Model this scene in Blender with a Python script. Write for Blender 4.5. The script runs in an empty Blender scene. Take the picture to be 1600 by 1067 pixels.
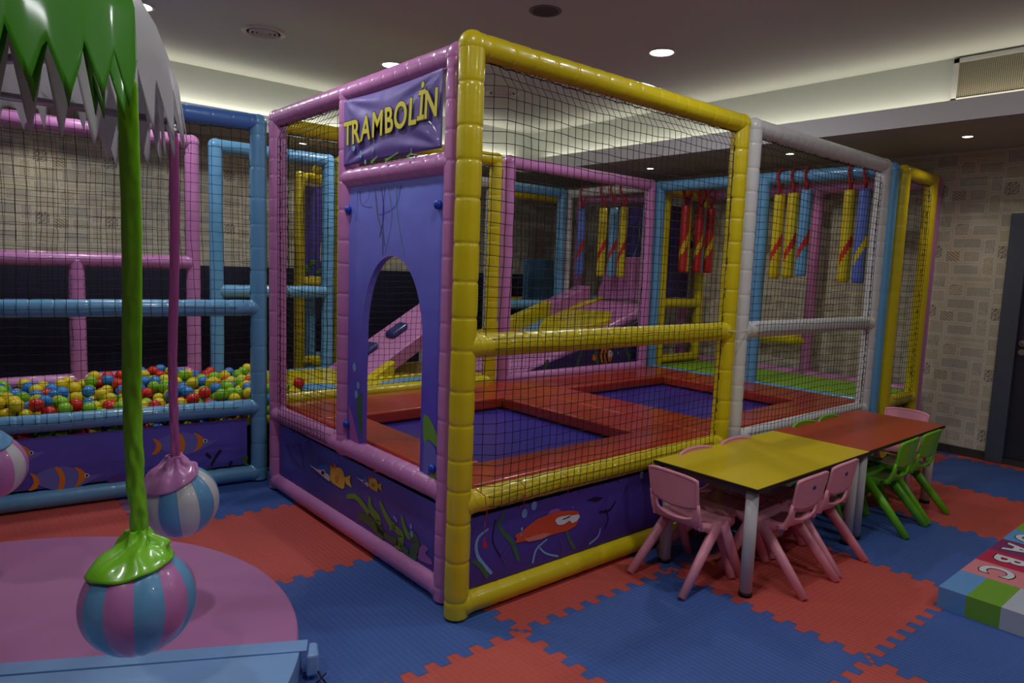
import bpy, bmesh, math, random
from math import sin, cos, pi, radians, sqrt, atan2, floor
from mathutils import Vector, Matrix, Euler, noise
random.seed(7)
SC = bpy.context.scene
COL = SC.collection
# ------------------------------------------------------------------ camera
CAMP = Vector((-1.7098, -2.3022, 1.5250))
CAMR = Euler((1.46261687, -0.0364853813, -0.704770185), 'XYZ')
FPX = 1082.1
cd = bpy.data.cameras.new('camera'); cam = bpy.data.objects.new('camera', cd); COL.objects.link(cam)
cam.location = CAMP; cam.rotation_euler = CAMR
cd.sensor_width = 36.0; cd.lens = FPX / 1600 * 36; cd.clip_start = 0.05; cd.clip_end = 60
SC.camera = cam
# ------------------------------------------------------------------ world, lamps, exposure
w = bpy.data.worlds.new('room_air'); SC.world = w; w.use_nodes = True
w.node_tree.nodes['Background'].inputs[0].default_value = (0.75, 0.8, 1.0, 1)
w.node_tree.nodes['Background'].inputs[1].default_value = 0.0
SC.view_settings.view_transform = 'Standard'; SC.view_settings.look = 'None'
SC.view_settings.gamma = 1.0; SC.view_settings.use_curve_mapping = False
SC.view_settings.exposure = -0.08
CEIL = 3.15; SOFF = 2.66
def lamp(name, kind, loc, power, color=(1, 1, 1), size=0.1, size_y=None, aim=None, spot=None, blend=0.5):
    l = bpy.data.lights.new(name, kind); l.energy = power; l.color = color
    if kind == 'AREA':
        l.size = size
        if size_y: l.shape = 'RECTANGLE'; l.size_y = size_y
        else: l.shape = 'DISK'
    if kind == 'SPOT': l.spot_size = spot or radians(120); l.spot_blend = blend; l.shadow_soft_size = size
    o = bpy.data.objects.new(name, l); COL.objects.link(o); o.location = loc
    if aim is not None: o.rotation_euler = (Vector(aim) - Vector(loc)).to_track_quat('-Z', 'Y').to_euler()
    return o
DOWN = [(2.563, 1.092), (1.352, 2.915), (-0.537, 2.992), (-0.55, 0.95), (1.35, -0.85), (-0.55, -1.0), (2.56, -2.6), (-2.4, -1.0), (-2.4, 2.9), (0.4, -3.0)]
for i, (x, y) in enumerate(DOWN):
    pw = 14 if i < 3 else 12
    lamp('downlight_glow', 'AREA', (x, y, CEIL - 0.03), pw, (0.97, 0.98, 1.0), 0.15)
SPOTS = [(4.55, -0.36), (4.50, 1.07), (4.51, 2.706), (1.235, 4.42), (-0.9, 4.6), (3.2, 4.6)]
for x, y in SPOTS:
    lamp('spot_glow', 'SPOT', (x, y, SOFF - 0.02), 14 if x > 4 else 9, (1.0, 0.86, 0.68), 0.04, spot=radians(125), blend=0.8)
lamp('cove_glow', 'AREA', (4.025, -0.15, 2.785), 13, (1.0, 0.90, 0.70), 8.3, 0.08).rotation_euler = (pi, 0, pi / 2)
lamp('cove_glow', 'AREA', (-0.25, 4.205, 2.785), 15, (1.0, 0.90, 0.70), 8.2, 0.05).rotation_euler = (pi, 0, 0)

def at(u, v, ax, val):
    """point where the sight line through photo pixel (u,v) meets the plane axis=val"""
    d = CAMR.to_matrix() @ Vector(((u - 800) / FPX, -(v - 533.5) / FPX, -1))
    return CAMP + d * ((val - CAMP[ax]) / d[ax])
# ------------------------------------------------------------------ materials
def s2l(c):
    return tuple(((x / 12.92) if x <= 0.04045 else ((x + 0.055) / 1.055) ** 2.4) for x in c)
MATS = {}
def mat(name, col, rough=0.5, coat=0.0, bump=None, metal=0.0, vary=0.0, spec=0.5):
    if name in MATS: return MATS[name]
    m = bpy.data.materials.new(name); m.use_nodes = True; nt = m.node_tree; b = nt.nodes['Principled BSDF']
    c = s2l(col) + (1,)
    b.inputs['Base Color'].default_value = c; b.inputs['Roughness'].default_value = rough
    b.inputs['Metallic'].default_value = metal; b.inputs['Coat Weight'].default_value = coat
    b.inputs['Coat Roughness'].default_value = 0.08; b.inputs['Specular IOR Level'].default_value = spec
    tc = nt.nodes.new('ShaderNodeTexCoord')
    if bump:
        sc, st = bump[0], bump[1]
        n = nt.nodes.new('ShaderNodeTexNoise'); n.inputs['Scale'].default_value = sc; n.inputs['Detail'].default_value = 3
        if len(bump) > 2:
            mp = nt.nodes.new('ShaderNodeMapping'); mp.inputs['Scale'].default_value = bump[2]
            nt.links.new(tc.outputs['Object'], mp.inputs[0]); nt.links.new(mp.outputs[0], n.inputs['Vector'])
        else: nt.links.new(tc.outputs['Object'], n.inputs['Vector'])
        bp = nt.nodes.new('ShaderNodeBump'); bp.inputs['Strength'].default_value = st; bp.inputs['Distance'].default_value = 0.02
        nt.links.new(n.outputs['Fac'], bp.inputs['Height']); nt.links.new(bp.outputs[0], b.inputs['Normal'])
    if vary:
        n2 = nt.nodes.new('ShaderNodeTexNoise'); n2.inputs['Scale'].default_value = 3.0
        nt.links.new(tc.outputs['Object'], n2.inputs['Vector'])
        mx = nt.nodes.new('ShaderNodeMix'); mx.data_type = 'RGBA'
        mx.inputs[6].default_value = tuple(x * (1 - vary) for x in c[:3]) + (1,); mx.inputs[7].default_value = c
        nt.links.new(n2.outputs['Fac'], mx.inputs[0]); nt.links.new(mx.outputs[2], b.inputs['Base Color'])
    MATS[name] = m; return m
PB = (9.0, 0.22)
YEL = mat('yellow_vinyl', (0.83, 0.75, 0.06), 0.33, 0.35, PB)
PNK = mat('pink_vinyl', (0.77, 0.49, 0.72), 0.33, 0.35, PB)
BLU = mat('light_blue_vinyl', (0.40, 0.64, 0.81), 0.35, 0.3, PB)
DBL = mat('mid_blue_vinyl', (0.30, 0.48, 0.76), 0.35, 0.3, PB)
WHT = mat('white_vinyl', (0.82, 0.82, 0.82), 0.38, 0.25, PB)
RED = mat('red_pad_vinyl', (0.70, 0.21, 0.09), 0.30, 0.3, (5.0, 0.35, (1, 3, 1)), vary=0.12)
BED = mat('blue_jump_fabric', (0.20, 0.17, 0.60), 0.38, 0.1, (60, 0.1))
NETM = mat('black_net_cord', (0.035, 0.035, 0.05), 0.8)
GRN = mat('lime_vinyl', (0.50, 0.80, 0.12), 0.30, 0.4, (9, 0.25))
LEAF = mat('green_leaf_vinyl', (0.30, 0.66, 0.10), 0.36, 0.3, (2.5, 0.2))
LEAFW = mat('white_leaf_vinyl', (0.90, 0.90, 0.90), 0.4, 0.2, (2.5, 0.2))
NAVY = mat('navy_padding', (0.08, 0.08, 0.20), 0.6, 0, (30, 0.2, (6, 1, 0.1)))
GMAT = mat('green_play_mat', (0.50, 0.70, 0.15), 0.5, 0.1, (6, 0.1))
CHP = mat('pink_plastic', (0.91, 0.60, 0.67), 0.36, 0.05)
CHG = mat('green_plastic', (0.42, 0.72, 0.13), 0.36, 0.05)
METAL = mat('brushed_metal', (0.7, 0.7, 0.7), 0.3, 0, None, 1.0)
BLACK = mat('black_rubber', (0.03, 0.03, 0.03), 0.6)
WPAINT = mat('white_paint', (0.80, 0.80, 0.80), 0.4)

def purple_mat(name, top, bot, z0, z1, streak=0.25):
    """printed sea water: hues shift over the print's height"""
    m = bpy.data.materials.new(name); m.use_nodes = True; nt = m.node_tree; b = nt.nodes['Principled BSDF']
    b.inputs['Roughness'].default_value = 0.42; b.inputs['Coat Weight'].default_value = 0.12
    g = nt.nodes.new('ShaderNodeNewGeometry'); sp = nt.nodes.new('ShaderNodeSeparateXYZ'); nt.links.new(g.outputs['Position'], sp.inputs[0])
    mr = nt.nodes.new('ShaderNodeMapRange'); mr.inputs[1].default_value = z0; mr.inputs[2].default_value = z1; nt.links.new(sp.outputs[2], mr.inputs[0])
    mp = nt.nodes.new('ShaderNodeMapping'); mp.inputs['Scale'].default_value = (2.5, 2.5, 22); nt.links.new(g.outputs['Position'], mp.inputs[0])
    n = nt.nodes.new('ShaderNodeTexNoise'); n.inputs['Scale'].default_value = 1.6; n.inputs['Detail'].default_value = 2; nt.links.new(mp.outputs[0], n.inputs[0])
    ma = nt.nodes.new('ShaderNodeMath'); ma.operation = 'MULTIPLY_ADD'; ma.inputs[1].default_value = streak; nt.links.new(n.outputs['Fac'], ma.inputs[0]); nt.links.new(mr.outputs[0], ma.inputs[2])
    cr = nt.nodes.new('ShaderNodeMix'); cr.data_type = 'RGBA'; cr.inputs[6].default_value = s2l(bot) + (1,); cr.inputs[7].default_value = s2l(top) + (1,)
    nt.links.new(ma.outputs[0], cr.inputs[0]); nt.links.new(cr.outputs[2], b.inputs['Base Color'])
    n3 = nt.nodes.new('ShaderNodeTexNoise'); n3.inputs['Scale'].default_value = 3.0; nt.links.new(g.outputs['Position'], n3.inputs[0])
    bp = nt.nodes.new('ShaderNodeBump'); bp.inputs['Strength'].default_value = 0.35; bp.inputs['Distance'].default_value = 0.05
    nt.links.new(n3.outputs['Fac'], bp.inputs['Height']); nt.links.new(bp.outputs[0], b.inputs['Normal'])
    MATS[name] = m; return m
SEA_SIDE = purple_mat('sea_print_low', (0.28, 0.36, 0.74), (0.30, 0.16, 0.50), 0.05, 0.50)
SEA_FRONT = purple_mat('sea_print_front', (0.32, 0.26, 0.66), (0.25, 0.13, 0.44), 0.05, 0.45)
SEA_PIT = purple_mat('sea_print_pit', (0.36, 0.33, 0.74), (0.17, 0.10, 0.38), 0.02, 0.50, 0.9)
SEA_SIGN = purple_mat('sea_print_sign', (0.46, 0.40, 0.68), (0.36, 0.26, 0.58), 1.95, 2.35, 0.1)
SEA_ARCH = purple_mat('arch_print', (0.50, 0.54, 0.92), (0.36, 0.30, 0.76), 0.9, 1.95, 0.0)
SEA_DK = purple_mat('sea_print_dark', (0.26, 0.20, 0.52), (0.18, 0.12, 0.38), 0.5, 2.2, 0.1)

def floor_mat():
    m = bpy.data.materials.new('puzzle_foam_tiles'); m.use_nodes = True; nt = m.node_tree; b = nt.nodes['Principled BSDF']
    N = nt.nodes.new; L = nt.links.new
    g = N('ShaderNodeNewGeometry'); mp = N('ShaderNodeMapping'); mp.vector_type = 'POINT'
    a = -0.00997; ox, oy = 0.1576, -0.2512
    mp.inputs['Rotation'].default_value = (0, 0, -a)
    mp.inputs['Location'].default_value = (-(cos(-a) * ox - sin(-a) * oy), -(sin(-a) * ox + cos(-a) * oy), 0)
    L(g.outputs['Position'], mp.inputs[0])
    sp = N('ShaderNodeSeparateXYZ'); L(mp.outputs[0], sp.inputs[0])
    def M(op, *ins):
        n = N('ShaderNodeMath'); n.operation = op
        for i, x in enumerate(ins):
            if isinstance(x, (int, float)): n.inputs[i].default_value = x
            else: L(x, n.inputs[i])
        return n.outputs[0]
    def teeth(c, k=9.5, amp=0.024):
        s = M('SINE', M('MULTIPLY', c, 2 * pi * k)); s = M('MULTIPLY', s, 5.0)
        s = M('MINIMUM', M('MAXIMUM', s, -1.0), 1.0)
        return M('MULTIPLY', s, amp)
    X, Y = sp.outputs[0], sp.outputs[1]
    xx = M('ADD', X, teeth(Y)); yy = M('ADD', Y, teeth(X))
    par = M('FLOORED_MODULO', M('ADD', M('FLOOR', xx), M('FLOOR', yy)), 2.0)
    def edge(c):
        f = M('FRACT', c); return M('MINIMUM', f, M('SUBTRACT', 1.0, f))
    e = M('MINIMUM', edge(xx), edge(yy)); seam = M('MULTIPLY', M('LESS_THAN', e, 0.0028), 0.4)
    mx = N('ShaderNodeMix'); mx.data_type = 'RGBA'
    mx.inputs[6].default_value = s2l((0.80, 0.35, 0.31)) + (1,); mx.inputs[7].default_value = s2l((0.27, 0.40, 0.68)) + (1,)
    L(par, mx.inputs[0])
    n = N('ShaderNodeTexNoise'); n.inputs['Scale'].default_value = 1.3; n.inputs['Detail'].default_value = 5; L(g.outputs['Position'], n.inputs[0])
    m3 = N('ShaderNodeMix'); m3.data_type = 'RGBA'; m3.blend_type = 'MULTIPLY'; m3.inputs[0].default_value = 0.25
    L(mx.outputs[2], m3.inputs[6]); L(n.outputs['Fac'], m3.inputs[7])
    m2 = N('ShaderNodeMix'); m2.data_type = 'RGBA'; m2.inputs[7].default_value = (0.02, 0.015, 0.03, 1)
    L(seam, m2.inputs[0]); L(m3.outputs[2], m2.inputs[6]); L(m2.outputs[2], b.inputs['Base Color'])
    b.inputs['Roughness'].default_value = 0.62; b.inputs['Specular IOR Level'].default_value = 0.35
    wv = M('MULTIPLY', M('SINE', M('MULTIPLY', M('ADD', X, Y), 2 * pi / 0.052)), M('SINE', M('MULTIPLY', M('SUBTRACT', X, Y), 2 * pi / 0.052)))
    h = M('ADD', wv, M('MULTIPLY', seam, -1.5))
    bp = N('ShaderNodeBump'); bp.inputs['Strength'].default_value = 0.7; bp.inputs['Distance'].default_value = 0.002
    L(h, bp.inputs['Height']); L(bp.outputs[0], b.inputs['Normal'])
    return m
def paper_mat():
    """wallpaper: a repeating collage of framed sketches and old stamps"""
    m = bpy.data.materials.new('sketch_collage_wallpaper'); m.use_nodes = True; nt = m.node_tree; b = nt.nodes['Principled BSDF']
    N = nt.nodes.new; L = nt.links.new
    def M(op, *ins):
        n = N('ShaderNodeMath'); n.operation = op
        for i, x in enumerate(ins):
            if isinstance(x, (int, float)): n.inputs[i].default_value = x
            else: L(x, n.inputs[i])
        return n.outputs[0]
    g = N('ShaderNodeNewGeometry'); sp = N('ShaderNodeSeparateXYZ'); L(g.outputs['Position'], sp.inputs[0])
    S = M('SUBTRACT', sp.outputs[0], sp.outputs[1]); Zc = sp.outputs[2]; T = 0.53
    row = M('FLOOR', M('DIVIDE', Zc, T))
    u = M('MULTIPLY', M('FRACT', M('DIVIDE', M('ADD', S, 0.11), T)), T); v = M('MULTIPLY', M('FRACT', M('DIVIDE', Zc, T)), T)
    cb = N('ShaderNodeCombineXYZ'); L(u, cb.inputs[0]); L(v, cb.inputs[1])
    def noise_(sc, det=3, dist=0.0, co=None):
        n = N('ShaderNodeTexNoise'); n.inputs['Scale'].default_value = sc; n.inputs['Detail'].default_value = det; n.inputs['Distortion'].default_value = dist
        L(co or cb.outputs[0], n.inputs[0]); return n.outputs['Fac']
    def mixc(fac, a, b_):
        n = N('ShaderNodeMix'); n.data_type = 'RGBA'
        (L(fac, n.inputs[0]) if not isinstance(fac, float) else n.inputs[0].__setattr__('default_value', fac))
        for k, x in ((6, a), (7, b_)):
            if isinstance(x, tuple): n.inputs[k].default_value = s2l(x) + (1,)
            else: L(x, n.inputs[k])
        return n.outputs[2]
    col = mixc(noise_(14, 4, 1.0), (0.72, 0.69, 0.60), (0.80, 0.78, 0.70))
    def wave(sc, dist, rot, kind='BANDS'):
        mp = N('ShaderNodeMapping'); mp.inputs['Rotation'].default_value = (0, 0, radians(rot)); L(cb.outputs[0], mp.inputs[0])
        w = N('ShaderNodeTexWave'); w.wave_type = kind; w.inputs['Scale'].default_value = sc; w.inputs['Distortion'].default_value = dist; w.inputs['Detail'].default_value = 3; w.inputs['Detail Scale'].default_value = 1.5
        L(mp.outputs[0], w.inputs[0]); return w.outputs['Fac']
    rects = [(0.0, 0.0, 0.20, 0.13, (0.74, 0.72, 0.64), 0.25, (22, 4, 10)), (0.21, 0.0, 0.42, 0.10, (0.66, 0.67, 0.68), 0.35, (30, 3, 90)), (0.43, 0.0, 0.53, 0.17, (0.76, 0.73, 0.65), 0.25, (18, 6, 45)),
             (0.0, 0.14, 0.13, 0.27, (0.62, 0.61, 0.58), 0.6, (14, 12, 30)), (0.14, 0.11, 0.27, 0.22, (0.72, 0.66, 0.56), 0.6, (16, 2.5, 125)), (0.28, 0.11, 0.42, 0.22, (0.70, 0.70, 0.68), 0.3, (26, 5, 60)),
             (0.43, 0.18, 0.53, 0.32, (0.68, 0.68, 0.69), 0.3, (20, 6, 0)), (0.0, 0.28, 0.18, 0.40, (0.76, 0.73, 0.65), 0.25, (24, 5, 80)), (0.19, 0.23, 0.42, 0.33, (0.63, 0.65, 0.68), 0.35, (28, 6, 0)),
             (0.19, 0.34, 0.32, 0.46, (0.74, 0.70, 0.62), 0.3, (16, 9, 70)), (0.33, 0.34, 0.53, 0.44, (0.67, 0.67, 0.67), 0.3, (26, 4, 20)), (0.0, 0.41, 0.18, 0.53, (0.68, 0.67, 0.64), 0.3, (20, 8, 15)), (0.19, 0.47, 0.53, 0.53, (0.75, 0.73, 0.66), 0.2, (26, 4, 90))]
    for x0, y0, x1, y1, c, st, (ws, wd, wr) in rects:
        d = M('MINIMUM', M('MINIMUM', M('SUBTRACT', u, x0), M('SUBTRACT', x1, u)), M('MINIMUM', M('SUBTRACT', v, y0), M('SUBTRACT', y1, v)))
        ins = M('GREATER_THAN', d, 0.004); inn = M('GREATER_THAN', d, 0.011); fr = M('MULTIPLY', ins, M('SUBTRACT', 1.0, inn))
        col = mixc(M('MULTIPLY', ins, 0.38), col, c)
        col = mixc(M('MULTIPLY', fr, 0.55), col, (0.86, 0.85, 0.80))
        ln = M('MULTIPLY', M('MULTIPLY', M('LESS_THAN', wave(ws, wd, wr), 0.22), inn), M('MULTIPLY', M('GREATER_THAN', noise_(9 + ws * 0.3, 2, 0.5), 0.36), min(1.0, st * 1.9)))
        col = mixc(ln, col, (0.45, 0.43, 0.40))
    L(col, b.inputs['Base Color']); b.inputs['Roughness'].default_value = 0.7; b.inputs['Specular IOR Level'].default_value = 0.3
    return m
def translucent(m, f):
    nt = m.node_tree; b = nt.nodes['Principled BSDF']; o = nt.nodes['Material Output']
    t = nt.nodes.new('ShaderNodeBsdfTranslucent'); t.inputs[0].default_value = b.inputs['Base Color'].default_value
    mx = nt.nodes.new('ShaderNodeMixShader'); mx.inputs[0].default_value = f
    nt.links.new(b.outputs[0], mx.inputs[1]); nt.links.new(t.outputs[0], mx.inputs[2]); nt.links.new(mx.outputs[0], o.inputs[0])
translucent(LEAF, 0.35); translucent(LEAFW, 0.5)
FLOORM = floor_mat(); PAPER = paper_mat()
CEILM = mat('ceiling_paint', (0.757, 0.782, 0.768), 0.75, spec=0.2)
LIPM = mat('lip_lit_paint', (0.86, 0.86, 0.88), 0.7, spec=0.2)  # paler than the soffit: downlight on the lip's face put into its colour
SOFM = mat('soffit_paint', (0.66, 0.66, 0.62), 0.75, spec=0.2)
def emis(name, col, st):
    m = bpy.data.materials.new(name); m.use_nodes = True; b = m.node_tree.nodes['Principled BSDF']
    b.inputs['Base Color'].default_value = (0.9, 0.9, 0.9, 1); b.inputs['Emission Color'].default_value = col + (1,); b.inputs['Emission Strength'].default_value = st
    return m
LITM = emis('lit_lamp_glass', (1.0, 0.97, 0.93), 9.0)
# ------------------------------------------------------------------ mesh helpers
class G:
    def __init__(s): s.v = []; s.f = []; s.m = []; s.sm = []
    def add(s, vs, fs, mi=0, smooth=False):
        o = len(s.v); s.v += [tuple(x) for x in vs]
        for f in fs: s.f.append(tuple(o + i for i in f)); s.m.append(mi); s.sm.append(smooth)
        return s
    def box(s, a, b, mi=0, R=None, c=(0, 0, 0)):
        x0, y0, z0 = a; x1, y1, z1 = b
        vs = [Vector(p) for p in ((x0, y0, z0), (x1, y0, z0), (x1, y1, z0), (x0, y1, z0), (x0, y0, z1), (x1, y0, z1), (x1, y1, z1), (x0, y1, z1))]
        if R: vs = [R @ p + Vector(c) for p in vs]
        return s.add(vs, [(0, 3, 2, 1), (4, 5, 6, 7), (0, 1, 5, 4), (1, 2, 6, 5), (2, 3, 7, 6), (3, 0, 4, 7)], mi)
    def tube(s, pts, r, n=12, mi=0, caps=True, flat=None, up=None):
        """pts polyline; r number or list"""
        pts = [Vector(p) for p in pts]; k = len(pts)
        rs = r if isinstance(r, (list, tuple)) else [r] * k
        vs = []; prev = None
        for i, p in enumerate(pts):
            t = (pts[min(i + 1, k - 1)] - pts[max(i - 1, 0)]).normalized()
            if prev is None:
                a = Vector(up) if up else (Vector((0, 0, 1)) if abs(t.z) < 0.9 else Vector((1, 0, 0)))
                u = (a - t * a.dot(t)).normalized()
            else: u = (prev - t * prev.dot(t)).normalized()
            prev = u; w_ = t.cross(u)
            fl = flat if flat else 1.0
            for j in range(n):
                an = 2 * pi * j / n; vs.append(p + (u * cos(an) * fl + w_ * sin(an)) * rs[i])
        fs = [(i * n + j, i * n + (j + 1) % n, (i + 1) * n + (j + 1) % n, (i + 1) * n + j) for i in range(k - 1) for j in range(n)]
        s.add(vs, fs, mi, True)
        if caps: s.add([vs[j] for j in range(n)], [tuple(range(n))[::-1]], mi); s.add([vs[(k - 1) * n + j] for j in range(n)], [tuple(range(n))], mi)
        return s
    def sphere(s, c, r, n=16, m_=10, mi=0, sc=(1, 1, 1), fn=None):
        c = Vector(c); vs = []
        for i in range(m_ + 1):
            th = pi * i / m_
            for j in range(n):
                ph = 2 * pi * j / n; rr = r * (fn(th, ph) if fn else 1)
                vs.append(c + Vector((sin(th) * cos(ph) * sc[0], sin(th) * sin(ph) * sc[1], cos(th) * sc[2])) * rr)
        fs = [(i * n + j, (i + 1) * n + j, (i + 1) * n + (j + 1) % n, i * n + (j + 1) % n) for i in range(m_) for j in range(n)]
        return s.add(vs, fs, mi, True)
    def grid(s, fn, nu, nv, mi=0, smooth=True):
        vs = [fn(i / nu, j / nv) for j in range(nv + 1) for i in range(nu + 1)]
        fs = [(j * (nu + 1) + i, j * (nu + 1) + i + 1, (j + 1) * (nu + 1) + i + 1, (j + 1) * (nu + 1) + i) for j in range(nv) for i in range(nu)]
        return s.add(vs, fs, mi, smooth)
    def poly(s, pts, mi=0, ext=None):
        """flat polygon, optionally extruded by vector ext (closed solid)"""
        pts = [Vector(p) for p in pts]; n = len(pts)
        s.add(pts, [tuple(range(n))], mi)
        if ext is not None:
            e = Vector(ext); q = [p + e for p in pts]
            s.add(q, [tuple(range(n))[::-1]], mi)
            s.add(pts + q, [(i, i + n, (i + 1) % n + n, (i + 1) % n) for i in range(n)], mi)
        return s
def tag(o, label=None, cat=None, group=None, kind=None):
    if label: o['label'] = label
    if cat: o['category'] = cat
    if group: o['group'] = group
    if kind: o['kind'] = kind
    return o
def wloc(o):
    v = Vector((0, 0, 0))
    while o is not None: v += o.location; o = o.parent
    return v
def ob(name, g, mats, parent=None, bevel=0, solid=0, sub=0, fixn=True, base=None):
    mats = mats if isinstance(mats, (list, tuple)) else [mats]
    me = bpy.data.meshes.new(name)
    off = wloc(parent) if parent else (Vector(base) if base else Vector((0, 0, 0)))
    me.from_pydata([(x - off.x, y - off.y, z - off.z) for x, y, z in g.v], [], g.f)
    for m in mats: me.materials.append(m)
    me.polygons.foreach_set('material_index', g.m); me.polygons.foreach_set('use_smooth', g.sm)
    if fixn:
        bm = bmesh.new(); bm.from_mesh(me); bmesh.ops.remove_doubles(bm, verts=bm.verts, dist=1e-5)
        bmesh.ops.recalc_face_normals(bm, faces=bm.faces); bm.to_mesh(me); bm.free()
    me.update()
    o = bpy.data.objects.new(name, me); COL.objects.link(o)
    if parent: o.parent = parent
    elif base: o.location = base
    if solid:
        md = o.modifiers.new('thickness', 'SOLIDIFY'); md.thickness = solid; md.offset = 0
    if bevel:
        md = o.modifiers.new('bevel', 'BEVEL'); md.width = bevel; md.segments = 3; md.limit_method = 'ANGLE'; md.angle_limit = radians(40)
        me.polygons.foreach_set('use_smooth', [True] * len(me.polygons))
        wn = o.modifiers.new('wn', 'WEIGHTED_NORMAL'); wn.keep_sharp = True
    if sub:
        md = o.modifiers.new('sub', 'SUBSURF'); md.levels = sub; md.render_levels = sub
    return o
def thing(name, loc, label, cat, group=None):
    e = bpy.data.objects.new(name, None); COL.objects.link(e); e.location = loc; e.empty_display_size = 0.1
    return tag(e, label, cat, group)
def struct(name, g, m, **k): return tag(ob(name, g, m, **k), kind='structure')
def copy_tree(o, parent=None):
    c = o.copy(); COL.objects.link(c); c.parent = parent
    for ch in list(o.children): copy_tree(ch, c)
    return c
# ------------------------------------------------------------------ the room
XR = 5.28; YB = 5.0; XL = -4.6; YF = -4.6
struct('floor', G().box((XL, YF, -0.1), (XR + 0.1, YB + 0.1, 0)), FLOORM)
struct('wall_right', G().box((XR, YF, 0), (XR + 0.12, -1.60, SOFF + 0.05)).box((XR, -0.53, 0), (XR + 0.12, YB + 0.1, SOFF + 0.05)).box((XR, -1.60, 2.11), (XR + 0.12, -0.53, SOFF + 0.05)), PAPER)
struct('wall_back', G().box((XL, YB, 0), (XR, YB + 0.12, SOFF + 0.05)), PAPER)
PLAIN = mat('plain_wall_paint', (0.55, 0.53, 0.50), 0.8)
struct('wall_left', G().box((XL - 0.12, YF, 0), (XL, YB, CEIL)), PLAIN)
struct('wall_front', G().box((XL, YF - 0.12, 0), (XR, YF, CEIL)), PLAIN)
struct('ceiling', G().box((XL, YF, CEIL), (4.10, 4.25, CEIL + 0.08)), CEILM)
g = G().box((3.93, YF, SOFF), (XR, YB, SOFF + 0.04)).box((XL, 4.15, SOFF), (3.93, YB, SOFF + 0.04))
struct('trim_1', g, SOFM)
g = G().box((3.925, YF, SOFF), (3.945, 4.17, 2.81)).box((XL, 4.145, SOFF), (3.925, 4.165, 2.81))
struct('trim_3', g, LIPM)
g = G().box((4.10, YF, SOFF + 0.04), (4.16, 4.31, CEIL + 0.08)).box((XL, 4.25, SOFF + 0.04), (4.10, 4.31, CEIL + 0.08))
struct('trim_2', g, CEILM)
BASEM = mat('grey_stone_skirting', (0.25, 0.24, 0.23), 0.5, 0, (20, 0.2), vary=0.4)
struct('baseboard_right', G().box((XR - 0.012, -0.53, 0), (XR, YB, 0.075)).box((XR - 0.012, YF, 0), (XR, -1.60, 0.075)).box((XR - 0.012, -1.60, 0), (XR + 0.1, -0.53, 0.05)), BASEM)
struct('baseboard_back', G().box((XL, YB - 0.012, 0), (XR, YB, 0.075)), BASEM)
# navy padding on the back wall
pd = thing('wall_padding', (0, YB - 0.05, 0), 'long dark navy padding covering the lower half of the back wall', 'padding')
ob('pad', G().box((XL, YB - 0.06, 0.02), (XR - 0.02, YB - 0.013, 1.42)), NAVY, pd, bevel=0.01)
# door
d = thing('door_1', (XR, -1.06, 0), 'dark grey door with darker panel strips in the wallpapered wall', 'door'); d['kind'] = 'structure'
DGR = mat('dark_grey_door_paint', (0.30, 0.33, 0.39), 0.4); DGR2 = mat('charcoal_door_leaf', (0.18, 0.19, 0.23), 0.35); DBR = mat('brown_door_inlay', (0.35, 0.28, 0.22), 0.35)
g = G().box((XR - 0.03, -0.655, 0), (XR + 0.08, -0.525, 2.115)).box((XR - 0.03, -1.605, 0), (XR + 0.08, -1.475, 2.115)).box((XR - 0.03, -1.475, 1.985), (XR + 0.08, -0.655, 2.115))
ob('door_frame', g, DGR, d, bevel=0.008)
ob('door_leaf', G().box((XR + 0.02, -1.475, 0.055), (XR + 0.06, -0.655, 1.985)), DGR2, d)
ob('inlay', G().box((XR + 0.012, -0.93, 0.06), (XR + 0.02, -0.80, 1.97)), DBR, d)
hd = ob('door_handle', G().tube([(XR + 0.02, -0.70, 1.04), (XR - 0.005, -0.70, 1.04)], 0.026, 20).tube([(XR - 0.005, -0.70, 1.04), (XR - 0.045, -0.70, 1.04), (XR - 0.05, -0.71, 1.04), (XR - 0.05, -0.82, 1.035)], 0.009, 10), METAL, d)
ob('keyhole_plate', G().tube([(XR + 0.02, -0.70, 0.965), (XR - 0.002, -0.70, 0.965)], 0.026, 20), METAL, d)
# air grille
gr = thing('air_grille', (4.09, -0.9, 2.85), 'white perforated air grille set in the lit cove wall', 'vent')
y0, y1, z0, z1 = -1.75, -0.37, 2.835, 3.135
g = G()
for a, b in (((4.075, y1 - 0.035, z0), (4.10, y1, z1)), ((4.075, y0, z0), (4.10, y0 + 0.035, z1)), ((4.075, y0, z0), (4.10, y1, z0 + 0.02)), ((4.075, y0, z1 - 0.03), (4.10, y1, z1))): g.box(a, b)
ob('frame', g, WPAINT, gr)
ob('duct_shade_sheet', G().box((4.094, y0 + 0.03, z0 + 0.01), (4.099, y1 - 0.03, z1 - 0.02)), BLACK, gr)  # flat black sheet standing in for the shade inside the duct
g = G(); yy = y0 + 0.035
while yy < y1 - 0.03: g.box((4.084, yy, z0 + 0.02), (4.088, yy + 0.0065, z1 - 0.03)); yy += 0.0125
zz = z0 + 0.02
while zz < z1 - 0.03: g.box((4.0845, y0 + 0.03, zz), (4.0875, y1 - 0.03, zz + 0.0055)); zz += 0.0125
ob('perforated_panel', g, mat('cream_grille', (0.62, 0.60, 0.52), 0.5), gr, fixn=False)
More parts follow.
